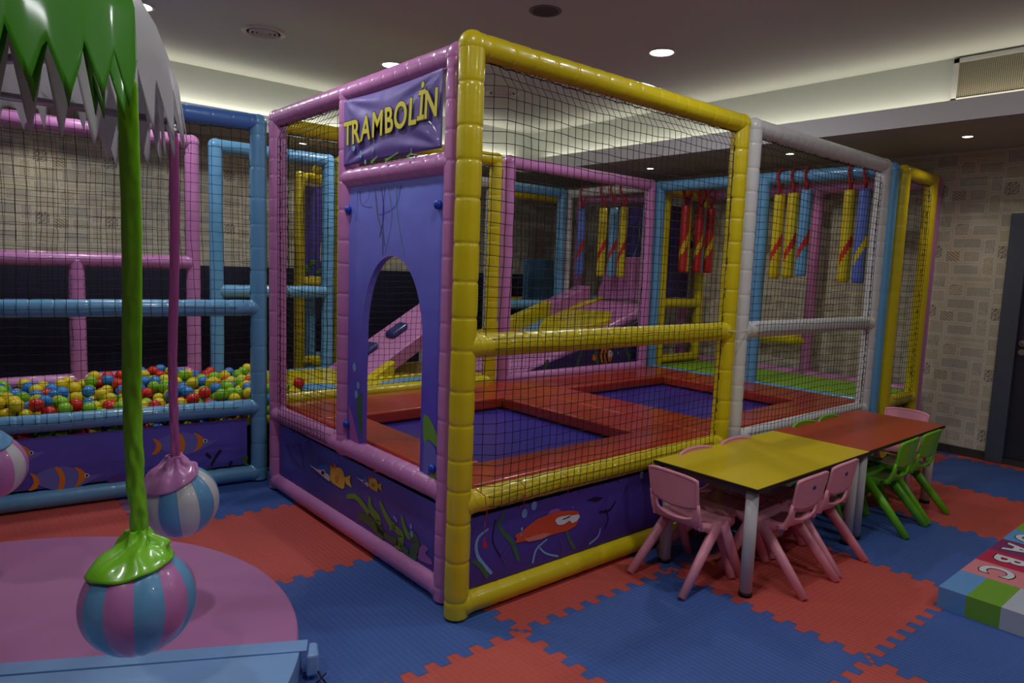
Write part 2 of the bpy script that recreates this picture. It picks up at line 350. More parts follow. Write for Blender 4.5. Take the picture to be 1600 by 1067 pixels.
# ceiling lights and vents
where = ['above the trampoline cage', 'above the ball pit side of the cage', 'beside the palm canopy']
def ring(cx, cy, z, r0, r1, h, n=36):
    g = G(); vs = []
    prof = [(r0, z + 0.01), (r0, z - h * 0.6), ((r0 + r1) / 2, z - h), (r1, z - h * 0.5), (r1, z + 0.01)]
    for r, zz in prof:
        for j in range(n): vs.append((cx + r * cos(2 * pi * j / n), cy + r * sin(2 * pi * j / n), zz))
    k = len(prof)
    g.add(vs, [(i * n + j, i * n + (j + 1) % n, (i + 1) * n + (j + 1) % n, (i + 1) * n + j) for i in range(k - 1) for j in range(n)], 0, True)
    return g
for i, (x, y) in enumerate(DOWN[:3]):
    t = thing('ceiling_light', (x, y, CEIL), 'round white recessed ceiling light, lit, ' + ['the rightmost on the raised ceiling', 'half behind the top pink rail', 'at the edge of the palm canopy'][i], 'ceiling light', 'round lights in the raised ceiling')
    ob('rim', ring(x, y, CEIL, 0.085, 0.105, 0.012), WPAINT, t)
    ob('lamp_glass', G().tube([(x, y, CEIL - 0.006), (x, y, CEIL + 0.004)], 0.086, 32), LITM, t)
for i, (x, y) in enumerate(SPOTS[:4]):
    t = thing('spotlight', (x, y, SOFF), 'small round recessed spotlight in the lower ceiling ' + ['above the wallpapered wall, nearest the door', 'seen above the white framed net', 'seen through the yellow framed net', 'seen through the left pink framed net'][i], 'spotlight', 'small spots in the lower ceiling')
    ob('rim', ring(x, y, SOFF, 0.033, 0.046, 0.006), WPAINT, t)
    ob('lamp_glass', G().tube([(x, y, SOFF - 0.004), (x, y, SOFF + 0.004)], 0.035, 24), LITM, t)
for i, (x, y) in enumerate([(0.268, 2.902), (2.556, 2.945)]):
    t = thing('ceiling_vent', (x, y, CEIL), 'round white ceiling vent with concentric rings ' + ['between two lights, left of the cage', 'seen through the net behind the yellow corner'][i], 'vent', 'round ceiling vents')
    ob('rim', ring(x, y, CEIL, 0.12, 0.155, 0.015), WPAINT, t)
    g = G().tube([(x, y, CEIL - 0.002), (x, y, CEIL + 0.004)], 0.126, 32)
    ob('duct_shade_disc', g, mat('duct_shade_tone', (0.12, 0.12, 0.12), 0.8), t)  # dark flat disc, depth shade of the duct painted between the rings
    for r in (0.03, 0.06, 0.09): ob('cone_ring', ring(x, y, CEIL - 0.004, r, r + 0.010, 0.016), WPAINT, t)
t = thing('ceiling_speaker', (1.398, 1.115, CEIL), 'round grey flush speaker grille in the raised ceiling', 'speaker')
ob('rim', ring(1.398, 1.115, CEIL, 0.085, 0.105, 0.008), mat('grey_rim', (0.45, 0.43, 0.42), 0.6), t)
ob('grille', G().tube([(1.398, 1.115, CEIL - 0.004), (1.398, 1.115, CEIL + 0.004)], 0.086, 32), mat('grey_speaker_cloth', (0.33, 0.31, 0.31), 0.9, 0, (300, 0.5)), t)
# ------------------------------------------------------------------ padded frames
TR = 0.0535; ZT = 2.393; ZM = 1.187; ZL = 0.508; ZB = 0.058
def sleeve(p0, p1, r=TR, amp=0.10, pitch=0.13, g=None, seed=0):
    """a foam sleeve wrapped in vinyl, pinched at the ties"""
    g = g or G(); p0, p1 = Vector(p0), Vector(p1); L = (p1 - p0).length
    rnd = random.Random(int(p0.x * 977 + p0.y * 131 + p0.z * 57 + seed)); ties = []; s = pitch * 0.5
    while s < L: ties.append(s); s += pitch * rnd.uniform(0.75, 1.25)
    n = max(8, int(L / (0.006 if amp > 0.07 else 0.014))); pts = []; rs = []
    for i in range(n + 1):
        q = L * i / n; a = min([abs(q - t) for t in ties] or [9])
        seg = 1 - amp * 0.62 * math.exp(-(a / 0.0045) ** 2) - amp * 0.17 * math.exp(-(a / 0.022) ** 2)
        pts.append(p0.lerp(p1, i / n)); rs.append(r * seg)
    return g.tube(pts, rs, 18)
def elbow(p, r, g=None): return (g or G()).sphere(p, r, 18, 12)
def frame(name, label, a, b, m, rails, posts=('l', 'r'), z0=0.0, zt=ZT, amp=0.10, r=TR, names=None, pitch=0.13, cat='padded frame', group=None, raildrop=0):
    """a padded tube frame between plan points a and b; rails = heights"""
    a = Vector((a[0], a[1], 0)); b = Vector((b[0], b[1], 0))
    t = thing(name, a.lerp(b, 0.5), label, cat, group)
    for k, p in (('l', a), ('r', b)):
        if k in posts:
            g = sleeve(p + Vector((0, 0, z0 + 0.01)), p + Vector((0, 0, zt)), r, amp, pitch); elbow(p + Vector((0, 0, zt)), r * 1.06, g)
            if z0 < 0.05: elbow(p + Vector((0, 0, ZB)), r * 1.0, g)
            ob('post', g, m, t)
    dr = (b - a).normalized()
    for h in rails:
        rr = r * 0.99
        p0 = a + Vector((0, 0, h)) + dr * (r * 0.6 if h < zt - 0.01 else 0); p1 = b + Vector((0, 0, h)) - dr * (r * 0.6 if h < zt - 0.01 else 0)
        g = sleeve(p0, p1, rr, amp * (0.9 if h > 0.2 else 0.5), pitch * 0.8)
        if h < zt - 0.01: elbow(p0, rr * 1.1, g); elbow(p1, rr * 1.1, g)
        ob('top_rail' if h >= zt - 0.01 else ('bottom_rail' if h < 0.1 else 'rail'), g, m, t)
    return t
def net(parent, o, u, v, W, H, n, cell=0.045, out=0.06, rad=0.0018, seg=None, lace=True, seed=1, name='net', shape=None):
    """hand knotted square net, origin o, unit dirs u,v, bulging along n"""
    o, u, v, n = Vector(o), Vector(u), Vector(v), Vector(n); g = G()
    nu = max(2, int(W / cell)); nv = max(2, int(H / cell)); so = Vector((seed * 3.1, seed * 1.7, 0))
    def P(a, b):
        e = min(a, W - a, b * 3 if out > 0.05 else b, H - b); k = min(1, max(0, e / 0.10)); k = k * k * (3 - 2 * k)
        q = noise.noise_vector(Vector((a * 1.6, b * 1.6, 0)) + so) * 0.022 * k + noise.noise_vector(Vector((a * 9, b * 9, 5)) + so) * 0.006 * (0.4 + 0.6 * k)
        sag = 0.012 * sin(pi * a / W) * (b / H)
        return o + u * (a + q.x) + v * (b + q.y - sag) + n * (out * k + q.z * 0.25)
    def cord(f, m_):
        pts = [f(i / m_) for i in range(m_ + 1)]; vs = []
        for i, p in enumerate(pts):
            t = (pts[min(i + 1, m_)] - pts[max(i - 1, 0)]).normalized(); a = n.cross(t).normalized()
            for j in range(3): vs.append(p + (a * cos(2.0944 * j) + n * sin(2.0944 * j)) * rad)
        g.add(vs, [(i * 3 + j, i * 3 + (j + 1) % 3, (i + 1) * 3 + (j + 1) % 3, (i + 1) * 3 + j) for i in range(m_) for j in range(3)], 0, True)
    for i in range(nu + 1):
        a = W * i / nu; b1 = shape(a) if shape else H; cord(lambda s: P(a, b1 * s), max(4, int(b1 / cell)))
    for j in range(nv + 1):
        b = H * j / nv; a0 = 0
        cord(lambda s: P(W * s, b), nu)
    if lace:
        r_ = random.Random(seed)
        for (p, q, L) in ((0, 0, 'b'), (0, 0, 'l'), (0, H, 't'), (W, 0, 'r')):
            ln = W if L in 'bt' else H; k = int(ln / 0.02)
            def E(s):
                w_ = 0.004 * sin(s * 90) + 0.004 * sin(s * 37)
                return P(s, w_) if L == 'b' else P(s, H + w_) if L == 't' else P(w_, s) if L == 'l' else P(W + w_, s)
            cord(lambda s: E(s * ln) - n * 0.0 + n * 0.004, k)
            for i in range(int(ln / (cell * 0.5))):
                s = (i + r_.random()) * cell * 0.5; p0 = E(min(s, ln)); dd = {'b': -v, 't': v, 'l': -u, 'r': u}[L]
                p1 = p0 + dd * r_.uniform(0.004, 0.022) + (u if L in 'bt' else v) * r_.uniform(-0.015, 0.015) + n * r_.uniform(0.0, 0.02)
                cord(lambda q_: p0.lerp(p1, q_), 1)
    ob(name, g, NETM, parent, fixn=False)
X_, Y_, Z_ = (1, 0, 0), (0, 1, 0), (0, 0, 1)
# front yellow frame
t = frame('net_frame', 'big glossy yellow padded frame with black net at the near corner of the cage', (0, 0), (1.95, 0), YEL, [ZB, ZL, ZM, ZT], amp=0.13, pitch=0.15)
net(t, (0.05, 0, ZL - 0.062), X_, Z_, 1.85, ZT - 0.055 - ZL + 0.062, (0, -1, 0), seed=1)
ob('cable_tie', G().tube([(1.88 + 0.11 + 0.14 * cos(a_), 0.0 + 0.075 * sin(a_), 1.20 + 0.01 * sin(a_)) for a_ in [k * 2 * pi / 24 for k in range(25)]], 0.003, 6, caps=False), WPAINT, t)
t = frame('net_frame', 'long white padded frame with black net next to the yellow one', (2.085, 0), (3.95, 0), WHT, [ZB, ZL, ZM, ZT], amp=0.09)
net(t, (2.135, 0, ZL - 0.062), X_, Z_, 1.765, ZT - 0.055 - ZL + 0.062, (0, -1, 0), seed=2)
t = frame('net_frame', 'narrow yellow padded frame with black net nearest the wallpapered wall', (4.34, 0), (4.95, 0), YEL, [ZB, ZL, ZT], amp=0.05)
net(t, (4.39, 0, ZL - 0.062), X_, Z_, 0.51, ZT - 0.055 - ZL + 0.062, (0, -1, 0), seed=3)
# pink entrance frame
PX = 0.05; YR = 0.155; YD = 1.135; YL = 2.092
t = frame('entrance_frame', 'pink padded frame with the arched doorway and sign, left side of the cage', (PX, YL), (PX, YR), PNK, [ZB, ZL, ZT], amp=0.09)
g = sleeve((PX, YD, ZL), (PX, YD, ZT)); elbow((PX, YD, ZL), TR * 1.15, g); ob('post', g, PNK, t)
g = sleeve((PX, YD, 1.955), (PX, YR, 1.955), TR, 0.1, 0.09); ob('rail', g, PNK, t)
net(t, (PX, YL - 0.05, ZL - 0.062), (0, -1, 0), Z_, YL - YD - 0.09, ZT - 0.055 - ZL + 0.062, (-1, 0, 0), seed=4)
# loose frames behind
t = frame('net_frame', 'yellow padded frame with net closing the back left of the trampolines', (0.128, 2.30), (1.95, 2.25), YEL, [ZB, 0.545, ZT], amp=0.08)
net(t, (0.19, 2.27, 0.56), X_, Z_, 1.70, ZT - 0.055 - 0.56, (0, -1, 0), seed=5, out=0.03)
t = frame('net_frame', 'pink padded frame with net closing the back right of the trampolines', (2.095, 2.25), (3.97, 2.25), PNK, [ZB, 0.545, ZT], amp=0.05)
net(t, (2.145, 2.25, 0.56), X_, Z_, 1.77, ZT - 0.055 - 0.56, (0, -1, 0), seed=6, out=0.03)
# right end frame of the deck (light blue), runs front to back
t = frame('post_frame', 'light blue padded frame the punch bags hang from, beside the green floor', (4.13, 2.25), (4.17, 0.02), BLU, [ZB, 0.50, ZT], amp=0.03)
g = sleeve((4.14, 1.09, 0.5), (4.14, 1.09, ZT), TR, 0.03); ob('post', g, BLU, t)
# pink frame on the right wall
t = frame('wall_frame', 'pink padded frame standing against the wallpapered wall', (5.12, 2.6), (5.10, 0.02), PNK, [ZB, 0.53, ZT], amp=0.04)
g = sleeve((5.11, 1.06, 0.5), (5.11, 1.06, ZT), TR, 0.04); ob('post', g, PNK, t)
ob('rail', sleeve((5.11, 1.06, 0.88), (5.115, 2.6, 0.88), TR, 0.03), YEL, t)
# ball pit front frame
BA = Vector((-3.2, 2.715, 0)); BB = Vector((0.012, 2.33, 0))
BDIR = (BB - BA).normalized()
t = frame('net_frame', 'wide blue padded frame with black net in front of the ball pit', BA, BB, BLU, [ZB, 0.515, ZM, ZT], amp=0.08, pitch=0.17)
for ch in t.children:
    if ch.name.startswith('top_rail'): ch.data.materials[0] = DBL
BN = Vector((BDIR.y, -BDIR.x, 0))
net(t, BA + BDIR * 0.9 + Vector((0, 0, 0.47)), BDIR, Z_, (BB - BA).length - 0.95, ZT - 0.055 - 0.47, BN, seed=7, cell=0.06)
# second row frames
t = frame('net_frame', 'pink padded frame behind the ball pit with a short upright', (-3.2, 3.55), (-0.055, 3.55), PNK, [0.58, 1.46, ZT], amp=0.04)
g = sleeve((-0.85, 3.55, 0.58), (-0.85, 3.55, 1.46), TR, 0.04); ob('post', g, PNK, t)
g = sleeve((-1.9, 3.55, 0.58), (-1.9, 3.55, 1.46), TR, 0.04); ob('post', g, PNK, t)
net(t, (-2.4, 3.55, 0.6), X_, Z_, 2.29, ZT - 0.66, (0, -1, 0), seed=8, cell=0.06, lace=False, out=0.04)
t = frame('post_frame', 'light blue padded frame beside the pink one behind the ball pit', (0.125, 3.55), (1.09, 3.55), BLU, [0.5, 1.236, ZT], amp=0.02)
net(t, (0.18, 3.55, 0.6), X_, Z_, 0.85, ZT - 0.66, (0, -1, 0), seed=9, cell=0.06, lace=False, out=0.02)
t = frame('post_frame', 'yellow padded frame behind the climbing slope', (1.21, 3.55), (1.30, 4.22), YEL, [0.5, ZT], amp=0.02, posts=('l',))
t = frame('net_frame', 'white padded frame behind the climbing slope', (2.15, 3.56), (2.95, 3.56), WHT, [0.5, ZT], amp=0.02)
net(t, (2.2, 3.55, 0.6), X_, Z_, 0.7, ZT - 0.66, (0, -1, 0), seed=10, cell=0.06, lace=False, out=0.02)
t = frame('post_frame', 'light blue padded frame behind the slide, left of the white beam', (3.07, 3.60), (4.04, 3.60), BLU, [1.1, ZT], amp=0.02)
t = frame('post_frame', 'white padded beam and post running back behind the slide', (4.16, 3.61), (4.055, 2.33), WHT, [ZT], amp=0.02, posts=('l', 'r'))
t = frame('post_frame', 'yellow padded frame in the far corner behind the light blue frame', (3.62, 4.2), (4.66, 4.2), YEL, [1.1, ZT], amp=0.02)
t = frame('post_frame', 'yellow padded frame in the far back left with a purple arch panel', (1.15, 4.3), (1.70, 4.3), YEL, [0.5, 1.30, ZT - 0.08], zt=ZT - 0.08, amp=0.02)
g = G().poly([(1.22, 4.33, 1.36), (1.22, 4.33, 2.24), (1.6, 4.33, 2.24), (1.6, 4.33, 1.95), (1.5, 4.33, 1.9), (1.42, 4.33, 1.8), (1.38, 4.33, 1.65), (1.38, 4.33, 1.5), (1.6, 4.33, 1.5), (1.6, 4.33, 1.36)], ext=(0, 0.02, 0))
ob('arch_panel', g, SEA_DK, t)
g = G(); r_ = random.Random(5)
for k in range(16):
    x, z = r_.uniform(1.23, 1.55), r_.uniform(1.37, 1.5); g.sphere((x, 4.325, z), r_.uniform(0.015, 0.035), 8, 5, sc=(1, 0.15, 1))
tag(ob('printed_plants', g, mat('dark_print_green', (0.20, 0.42, 0.18), 0.5), t), kind='stuff')
t = frame('post_frame', 'light blue padded upright and beam in the far back left corner', (1.38, 4.55), (1.85, 4.55), BLU, [0.5], zt=1.3, amp=0.02)
t = frame('post_frame', 'pink padded frame far behind the slide where bags hang', (4.72, 3.95), (5.14, 3.05), PNK, [ZT], amp=0.02)
t = frame('net_frame', 'yellow padded frame behind the red and yellow punch bags', (4.30, 2.30), (4.98, 2.30), YEL, [0.58, 1.19, ZT - 0.03], zt=ZT - 0.03, amp=0.03)
net(t, (4.36, 2.3, 0.62), X_, Z_, 0.56, 1.68, (0, -1, 0), seed=12, lace=False, out=0.02)
# ------------------------------------------------------------------ trampolines
BASEH = 0.46; PT = 0.55
def trampoline(label, x0, x1, y0, y1, bx0, bx1, by0, by1):
    t = thing('trampoline', ((x0 + x1) / 2, (y0 + y1) / 2, 0), label, 'trampoline')
    ob('jumping_bed', G().grid(lambda a, b: (bx0 - 0.02 + a * (bx1 - bx0 + 0.04), by0 - 0.02 + b * (by1 - by0 + 0.04), BASEH - 0.012 * sin(pi * a) * sin(pi * b)), 12, 12), BED, t, solid=0.006)
    for a, b in (((x0, y0), (x1, by0)), ((x0, by1), (x1, y1)), ((x0, by0 + 0.003), (bx0, by1 - 0.003)), ((bx1, by0 + 0.003), (x1, by1 - 0.003))):
        ob('edge_pad', G().box((a[0], a[1], PT - 0.085), (b[0], b[1], PT)), RED, t, bevel=0.018)
    g = G()
    for px in (x0 + 0.12, x1 - 0.12):
        for py in (y0 + 0.14, y1 - 0.1): g.box((px - 0.025, py - 0.025, 0), (px + 0.025, py + 0.025, BASEH))
    for py in (y0 + 0.14, y1 - 0.1): g.box((x0 + 0.1, py - 0.02, BASEH - 0.05), (x1 - 0.1, py + 0.02, BASEH - 0.02))
    for px in (x0 + 0.12, x1 - 0.12): g.box((px - 0.02, y0 + 0.12, BASEH - 0.05), (px + 0.02, y1 - 0.08, BASEH - 0.02))
    ob('steel_frame', g, mat('dark_steel', (0.12, 0.12, 0.14), 0.5, metal=0.6), t)
trampoline('near trampoline with blue bed and red edge pads behind the arched doorway', 0.115, 1.93, 0.065, 2.19, 0.39, 1.57, 0.35, 1.62)
trampoline('far trampoline with blue bed and red edge pads behind the white frame', 1.935, 4.06, 0.065, 2.19, 2.30, 3.60, 0.35, 1.68)
t = thing('floor_mat', (4.62, 1.0, 0.5), 'green padded floor mat on the raised area beside the wall', 'mat')
ob('mat', G().box((4.24, 0.06, 0.47), (5.04, 2.2, 0.55)), GMAT, t, bevel=0.012)
ob('support', G().box((4.3, 0.1, 0.0), (5.0, 2.15, 0.47)), NAVY, t)
# ------------------------------------------------------------------ banners
def ribbon(pts, w0, w1, nrm, k=22):
    """a flat weed blade along a polyline, tapering"""
    pts = [Vector(p) for p in pts]; n = Vector(nrm); out = []
    def cr(t):
        m_ = len(pts) - 1; x = t * m_; i = min(int(x), m_ - 1); f = x - i
        p0, p1, p2, p3 = pts[max(i - 1, 0)], pts[i], pts[i + 1], pts[min(i + 2, m_)]
        return 0.5 * (2 * p1 + (p2 - p0) * f + (2 * p0 - 5 * p1 + 4 * p2 - p3) * f * f + (3 * p1 - p0 - 3 * p2 + p3) * f ** 3)
    q = [cr(i / k) for i in range(k + 1)]; A = []; B = []
    for i, p in enumerate(q):
        t = (q[min(i + 1, k)] - q[max(i - 1, 0)]).normalized(); s = n.cross(t); w = w0 + (w1 - w0) * sin(pi * (0.08 + 0.62 * i / k))
        A.append(p + s * w); B.append(p - s * w)
    g = G(); g.add(A + B, [(i, i + 1, k + 2 + i, k + 1 + i) for i in range(k)]); return g
def oval(c, a, b, U, V, n=20, ang=0):
    c, U, V = Vector(c), Vector(U), Vector(V)
    return [c + U * (a * cos(t) * cos(ang) - b * sin(t) * sin(ang)) + V * (a * cos(t) * sin(ang) + b * sin(t) * cos(ang)) for t in [2 * pi * i / n for i in range(n)]]
PR = lambda n, c: mat('print_' + n, c, 0.45, 0.1)
pYel, pBlu, pWht, pBlk, pGrn, pGrn2, pOrg, pRed, pPale, pPnk, pDk, pPur = PR('yellow', (0.90, 0.76, 0.15)), PR('blue', (0.20, 0.42, 0.80)), PR('white', (0.85, 0.85, 0.88)), PR('black', (0.03, 0.02, 0.05)), PR('green', (0.42, 0.62, 0.22)), PR('deep_green', (0.25, 0.42, 0.25)), PR('orange', (0.88, 0.50, 0.12)), PR('red', (0.84, 0.30, 0.14)), PR('pale_blue', (0.50, 0.66, 0.86)), PR('pink', (0.66, 0.38, 0.68)), PR('dark', (0.12, 0.07, 0.22)), PR('violet', (0.34, 0.24, 0.56))
class Print:
    """flat printed pictures lying on a banner plane (axis, value); pixel corners of the printed shapes"""
    def __init__(s, ax, val, nrm, wf=1.0): s.ax, s.val, s.n = ax, val, Vector(nrm); s.wf = wf
    def p(s, u, v, l=0): return at(u, v, s.ax, s.val) + s.n * (0.0012 * l)
    def shape(s, par, pts, m, l, name='printed_shape'):
        if len(pts) > 6 and len(pts) != 12:
            q = []
            for i in range(len(pts)):
                a, b = pts[i], pts[(i + 1) % len(pts)]; q += [(a[0] * .8 + b[0] * .2, a[1] * .8 + b[1] * .2), (a[0] * .2 + b[0] * .8, a[1] * .2 + b[1] * .8)]
            pts = q
        return ob(name, G().poly([s.p(u, v, l) for u, v in pts]), m, par, fixn=False)
    def blade(s, par, pts, w0, w1, m, l, name='printed_weed'):
        return ob(name, ribbon([s.p(u, v, l) for u, v in pts], w0 * s.wf, w1 * s.wf, s.n), m, par, fixn=False)
    def dots(s, par, lst, m, l, name='printed_bubbles'):
        U = Vector((0, 1, 0)) if s.ax == 0 else Vector((1, 0, 0))
        for u, v, r in lst: ob(name.replace('bubbles', 'bubble').replace('spots', 'spot'), G().poly(oval(s.p(u, v, l), r * 0.8, r, U, (0, 0, 1))), m, par, fixn=False)
def banner_box(par, P4, n, m, th=0.006, name='cloth'):
    g = G().poly(P4, ext=Vector(n) * -th); return ob(name, g, m, par)
# low side banner (pink frame)
t = thing('banner', (PX, 1.15, 0.1), 'long purple sea banner with yellow fish under the pink entrance frame', 'banner')
bx = PX - 0.012
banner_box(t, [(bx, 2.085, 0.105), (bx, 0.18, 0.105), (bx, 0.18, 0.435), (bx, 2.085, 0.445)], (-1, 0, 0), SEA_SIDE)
K = Print(0, bx - 0.0005, (-1, 0, 0), 1.5)
def zfish(K, par, ox, oy, s):
    f = lambda L: [(ox + x * s, oy + y * s) for x, y in L]
    K.shape(par, f([(-13, -14), (-9, -9), (9, -7), (14, 10), (12, 27), (2, 22), (-9, 14), (-10, 2)]), pYel, 2, 'printed_fish_body')
    K.shape(par, f([(13, 8), (23, 4), (21, 12), (24, 24), (15, 17)]), pYel, 2, 'printed_fish_tail')
    K.shape(par, f([(-12, -22), (-11, -9), (-8, -9), (-9, -20), (-6, -8), (-3, -8), (-4, -17), (1, -7), (-2, -6), (-12, -6)]), pOrg, 3, 'printed_fin')
    K.shape(par, f([(-45, -14), (-30, -7), (-22, -13), (-13, -14), (-9, -7), (-10, 4), (-16, -2), (-24, -4), (-29, -3)]), pBlu, 3, 'printed_head')
    K.shape(par, f([(-44, -14), (-29, -5), (-24, -4), (-16, 0), (-10, 4), (-9, 15), (-18, 8), (-26, 1)]), pWht, 4, 'printed_cheek')
    K.shape(par, [(ox - 20 * s + 4.2 * s * cos(a), oy - 0 * s + 5 * s * sin(a)) for a in [i * pi / 6 for i in range(12)]], pWht, 5, 'printed_eye')
    K.shape(par, [(ox - 20 * s + 2.6 * s * cos(a), oy + 3.2 * s * sin(a)) for a in [i * pi / 6 for i in range(12)]], pBlk, 6, 'printed_pupil')
    K.shape(par, [(ox + 1 * s + 2.8 * s * cos(a), oy + 8 * s + 4.5 * s * sin(a)) for a in [i * pi / 6 for i in range(12)]], pOrg, 5, 'printed_spot')
zfish(K, t, 526, 738, 1.0); zfish(K, t, 583, 752, 0.62)
for pts, a, b, m in [([(542, 776), (556, 776), (570, 792), (577, 803)], 0.006, 0.012, pGrn), ([(578, 776), (580, 795), (592, 812), (586, 822)], 0.004, 0.018, pGrn),
                     ([(594, 783), (602, 802), (612, 820), (618, 822)], 0.005, 0.014, pGrn), ([(628, 805), (632, 822), (637, 835), (642, 838)], 0.003, 0.012, pGrn),
                     ([(613, 822), (628, 836), (622, 858), (624, 865)], 0.006, 0.018, pGrn), ([(641, 832), (650, 845), (648, 862), (642, 872)], 0.008, 0.022, pGrn2),
                     ([(560, 806), (575, 812), (590, 826), (600, 836)], 0.01, 0.02, pGrn2), ([(590, 826), (605, 838), (622, 848), (640, 866)], 0.008, 0.012, pGrn2)]:
    K.blade(t, pts, a, b, m, 2)
K.shape(t, [(651, 872), (655, 856), (663, 850), (671, 857), (664, 864), (676, 876), (676, 884)], pPnk, 2, 'printed_coral')
K.dots(t, [(617, 808, .01), (620, 812, .012), (643, 822, .014), (644, 834, .018), (611, 826, .008)], pPale, 3)
for pts in ([(448, 692), (456, 716), (470, 730)], [(452, 700), (466, 694), (472, 712), (474, 732)]): K.blade(t, pts, 0.003, 0.006, pPur, 1, 'printed_dark_weed')
# low front banner (yellow frame)
t = thing('banner', (0.9, 0, 0.1), 'purple sea banner with a red fish under the yellow front frame', 'banner')
by = -0.008
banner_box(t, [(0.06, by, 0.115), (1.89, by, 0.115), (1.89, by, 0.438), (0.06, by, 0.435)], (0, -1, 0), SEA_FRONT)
K = Print(1, by - 0.0005, (0, -1, 0), 0.62)
K.shape(t, [(803, 836), (818, 828), (826, 820), (840, 810), (858, 803), (872, 799), (892, 797), (904, 799), (905, 808), (900, 821), (886, 829), (870, 833), (850, 839), (832, 843), (815, 846), (803, 848), (808, 842)], pRed, 2, 'printed_fish_body')
K.shape(t, [(856, 804), (860, 797), (870, 794), (877, 797), (873, 800)], pPnk, 1, 'printed_fin')
K.shape(t, [(818, 842), (835, 836), (852, 832), (862, 834), (845, 842), (825, 846)], PR('salmon', (0.85, 0.5, 0.42)), 3, 'printed_belly')
K.shape(t, [(866, 812), (872, 807), (884, 805), (892, 804), (890, 812), (880, 819), (870, 820)], pWht, 4, 'printed_eye')
K.shape(t, [(889, 813), (892, 805), (903, 803), (905, 807), (900, 814), (893, 817)], pWht, 4, 'printed_eye')
K.blade(t, [(878, 811), (890, 806)], 0.004, 0.004, pBlk, 5, 'printed_eyelid')
for pts, a, b, m in [([(763, 826), (746, 842), (746, 868), (768, 896)], 0.004, 0.014, pPale), ([(788, 801), (780, 822), (800, 848), (810, 876)], 0.010, 0.018, pGrn2),
                     ([(738, 876), (750, 884), (762, 902)], 0.012, 0.018, pGrn2), ([(855, 842), (838, 858), (832, 880)], 0.004, 0.010, pPale), ([(840, 852), (852, 864), (872, 869)], 0.005, 0.008, pPale),
                     ([(884, 822), (888, 840), (898, 858)], 0.010, 0.014, pGrn2), ([(938, 825), (934, 838), (920, 850)], 0.003, 0.010, pPale), ([(872, 841), (879, 852), (878, 866)], 0.006, 0.01, pPur),
                     ([(790, 880), (786, 868), (800, 850)], 0.006, 0.012, pPur), ([(774, 812), (770, 845), (782, 870)], 0.005, 0.006, pDk), ([(946, 795), (950, 810), (944, 826)], 0.004, 0.006, pDk), ([(962, 782), (952, 797), (936, 800)], 0.005, 0.010, pDk)]:
    K.blade(t, pts, a, b, m, 1)
K.shape(t, [(916, 782), (930, 776), (943, 777), (932, 784)], pDk, 1, 'printed_small_fish')
K.dots(t, [(834, 790, .022), (819, 802, .022), (815, 826, .009), (814, 834, .010), (894, 792, .005), (1002, 742, .02), (1024, 740, .02)], pPale, 2)
# red strings hanging from the net
for pts in ([(744, 765), (758, 775), (761, 800), (758, 815)], [(812, 752), (820, 760), (821, 775), (817, 795)], [(880, 740), (888, 745), (890, 760), (886, 772)]):
    g = G().tube([at(u, v, 1, -0.075) for u, v in pts], 0.0018, 5)
    if pts[0][0] == 744: g.add([at(757, 838, 1, -0.072), at(754, 856, 1, -0.072), at(762, 856, 1, -0.072), at(757, 838, 1, -0.066)], [(0, 1, 2), (0, 1, 3), (0, 2, 3), (1, 2, 3)]); g.tube([at(758, 815, 1, -0.075), at(757, 838, 1, -0.07)], 0.0015, 5)
    tag(ob('string', g, mat('red_string', (0.75, 0.15, 0.12), 0.7)), 'thin red string with ' + {744: 'tassel end, nearest the yellow corner post', 812: 'knot, middle one hanging off the yellow rail', 880: 'loose end, right one hanging off the yellow rail'}[pts[0][0]], 'string', 'red strings on the lower yellow rail')
# ball pit banner
def bp_(s, z, off=0.0): return BA + BDIR * s + Vector((0, 0, z)) + BN * off
LB = (BB - BA).length
t = thing('banner', bp_(1.8, 0.1), 'long purple sea banner with striped orange fish below the ball pit', 'banner')
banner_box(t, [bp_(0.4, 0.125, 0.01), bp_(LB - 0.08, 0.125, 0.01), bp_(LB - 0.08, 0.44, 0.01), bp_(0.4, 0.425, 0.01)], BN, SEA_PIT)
class PrintB(Print):
    def p(s, u, v, l=0):
        d = CAMR.to_matrix() @ Vector(((u - 800) / FPX, -(v - 533.5) / FPX, -1)); o = BA + BN * (0.0105 + 0.0012 * l)
        return CAMP + d * ((o - CAMP).dot(BN) / d.dot(BN))
    def dots(s, par, lst, m, l, name='printed_bubbles'):
        g = G()
        for u, v, r in lst: g.poly(oval(s.p(u, v, l), r, r * 0.6, BDIR, (0, 0, 1)))
        return ob(name, g, m, par, fixn=False)
K = PrintB(1, 0, BN)
pInd = PR('indigo', (0.42, 0.43, 0.76))
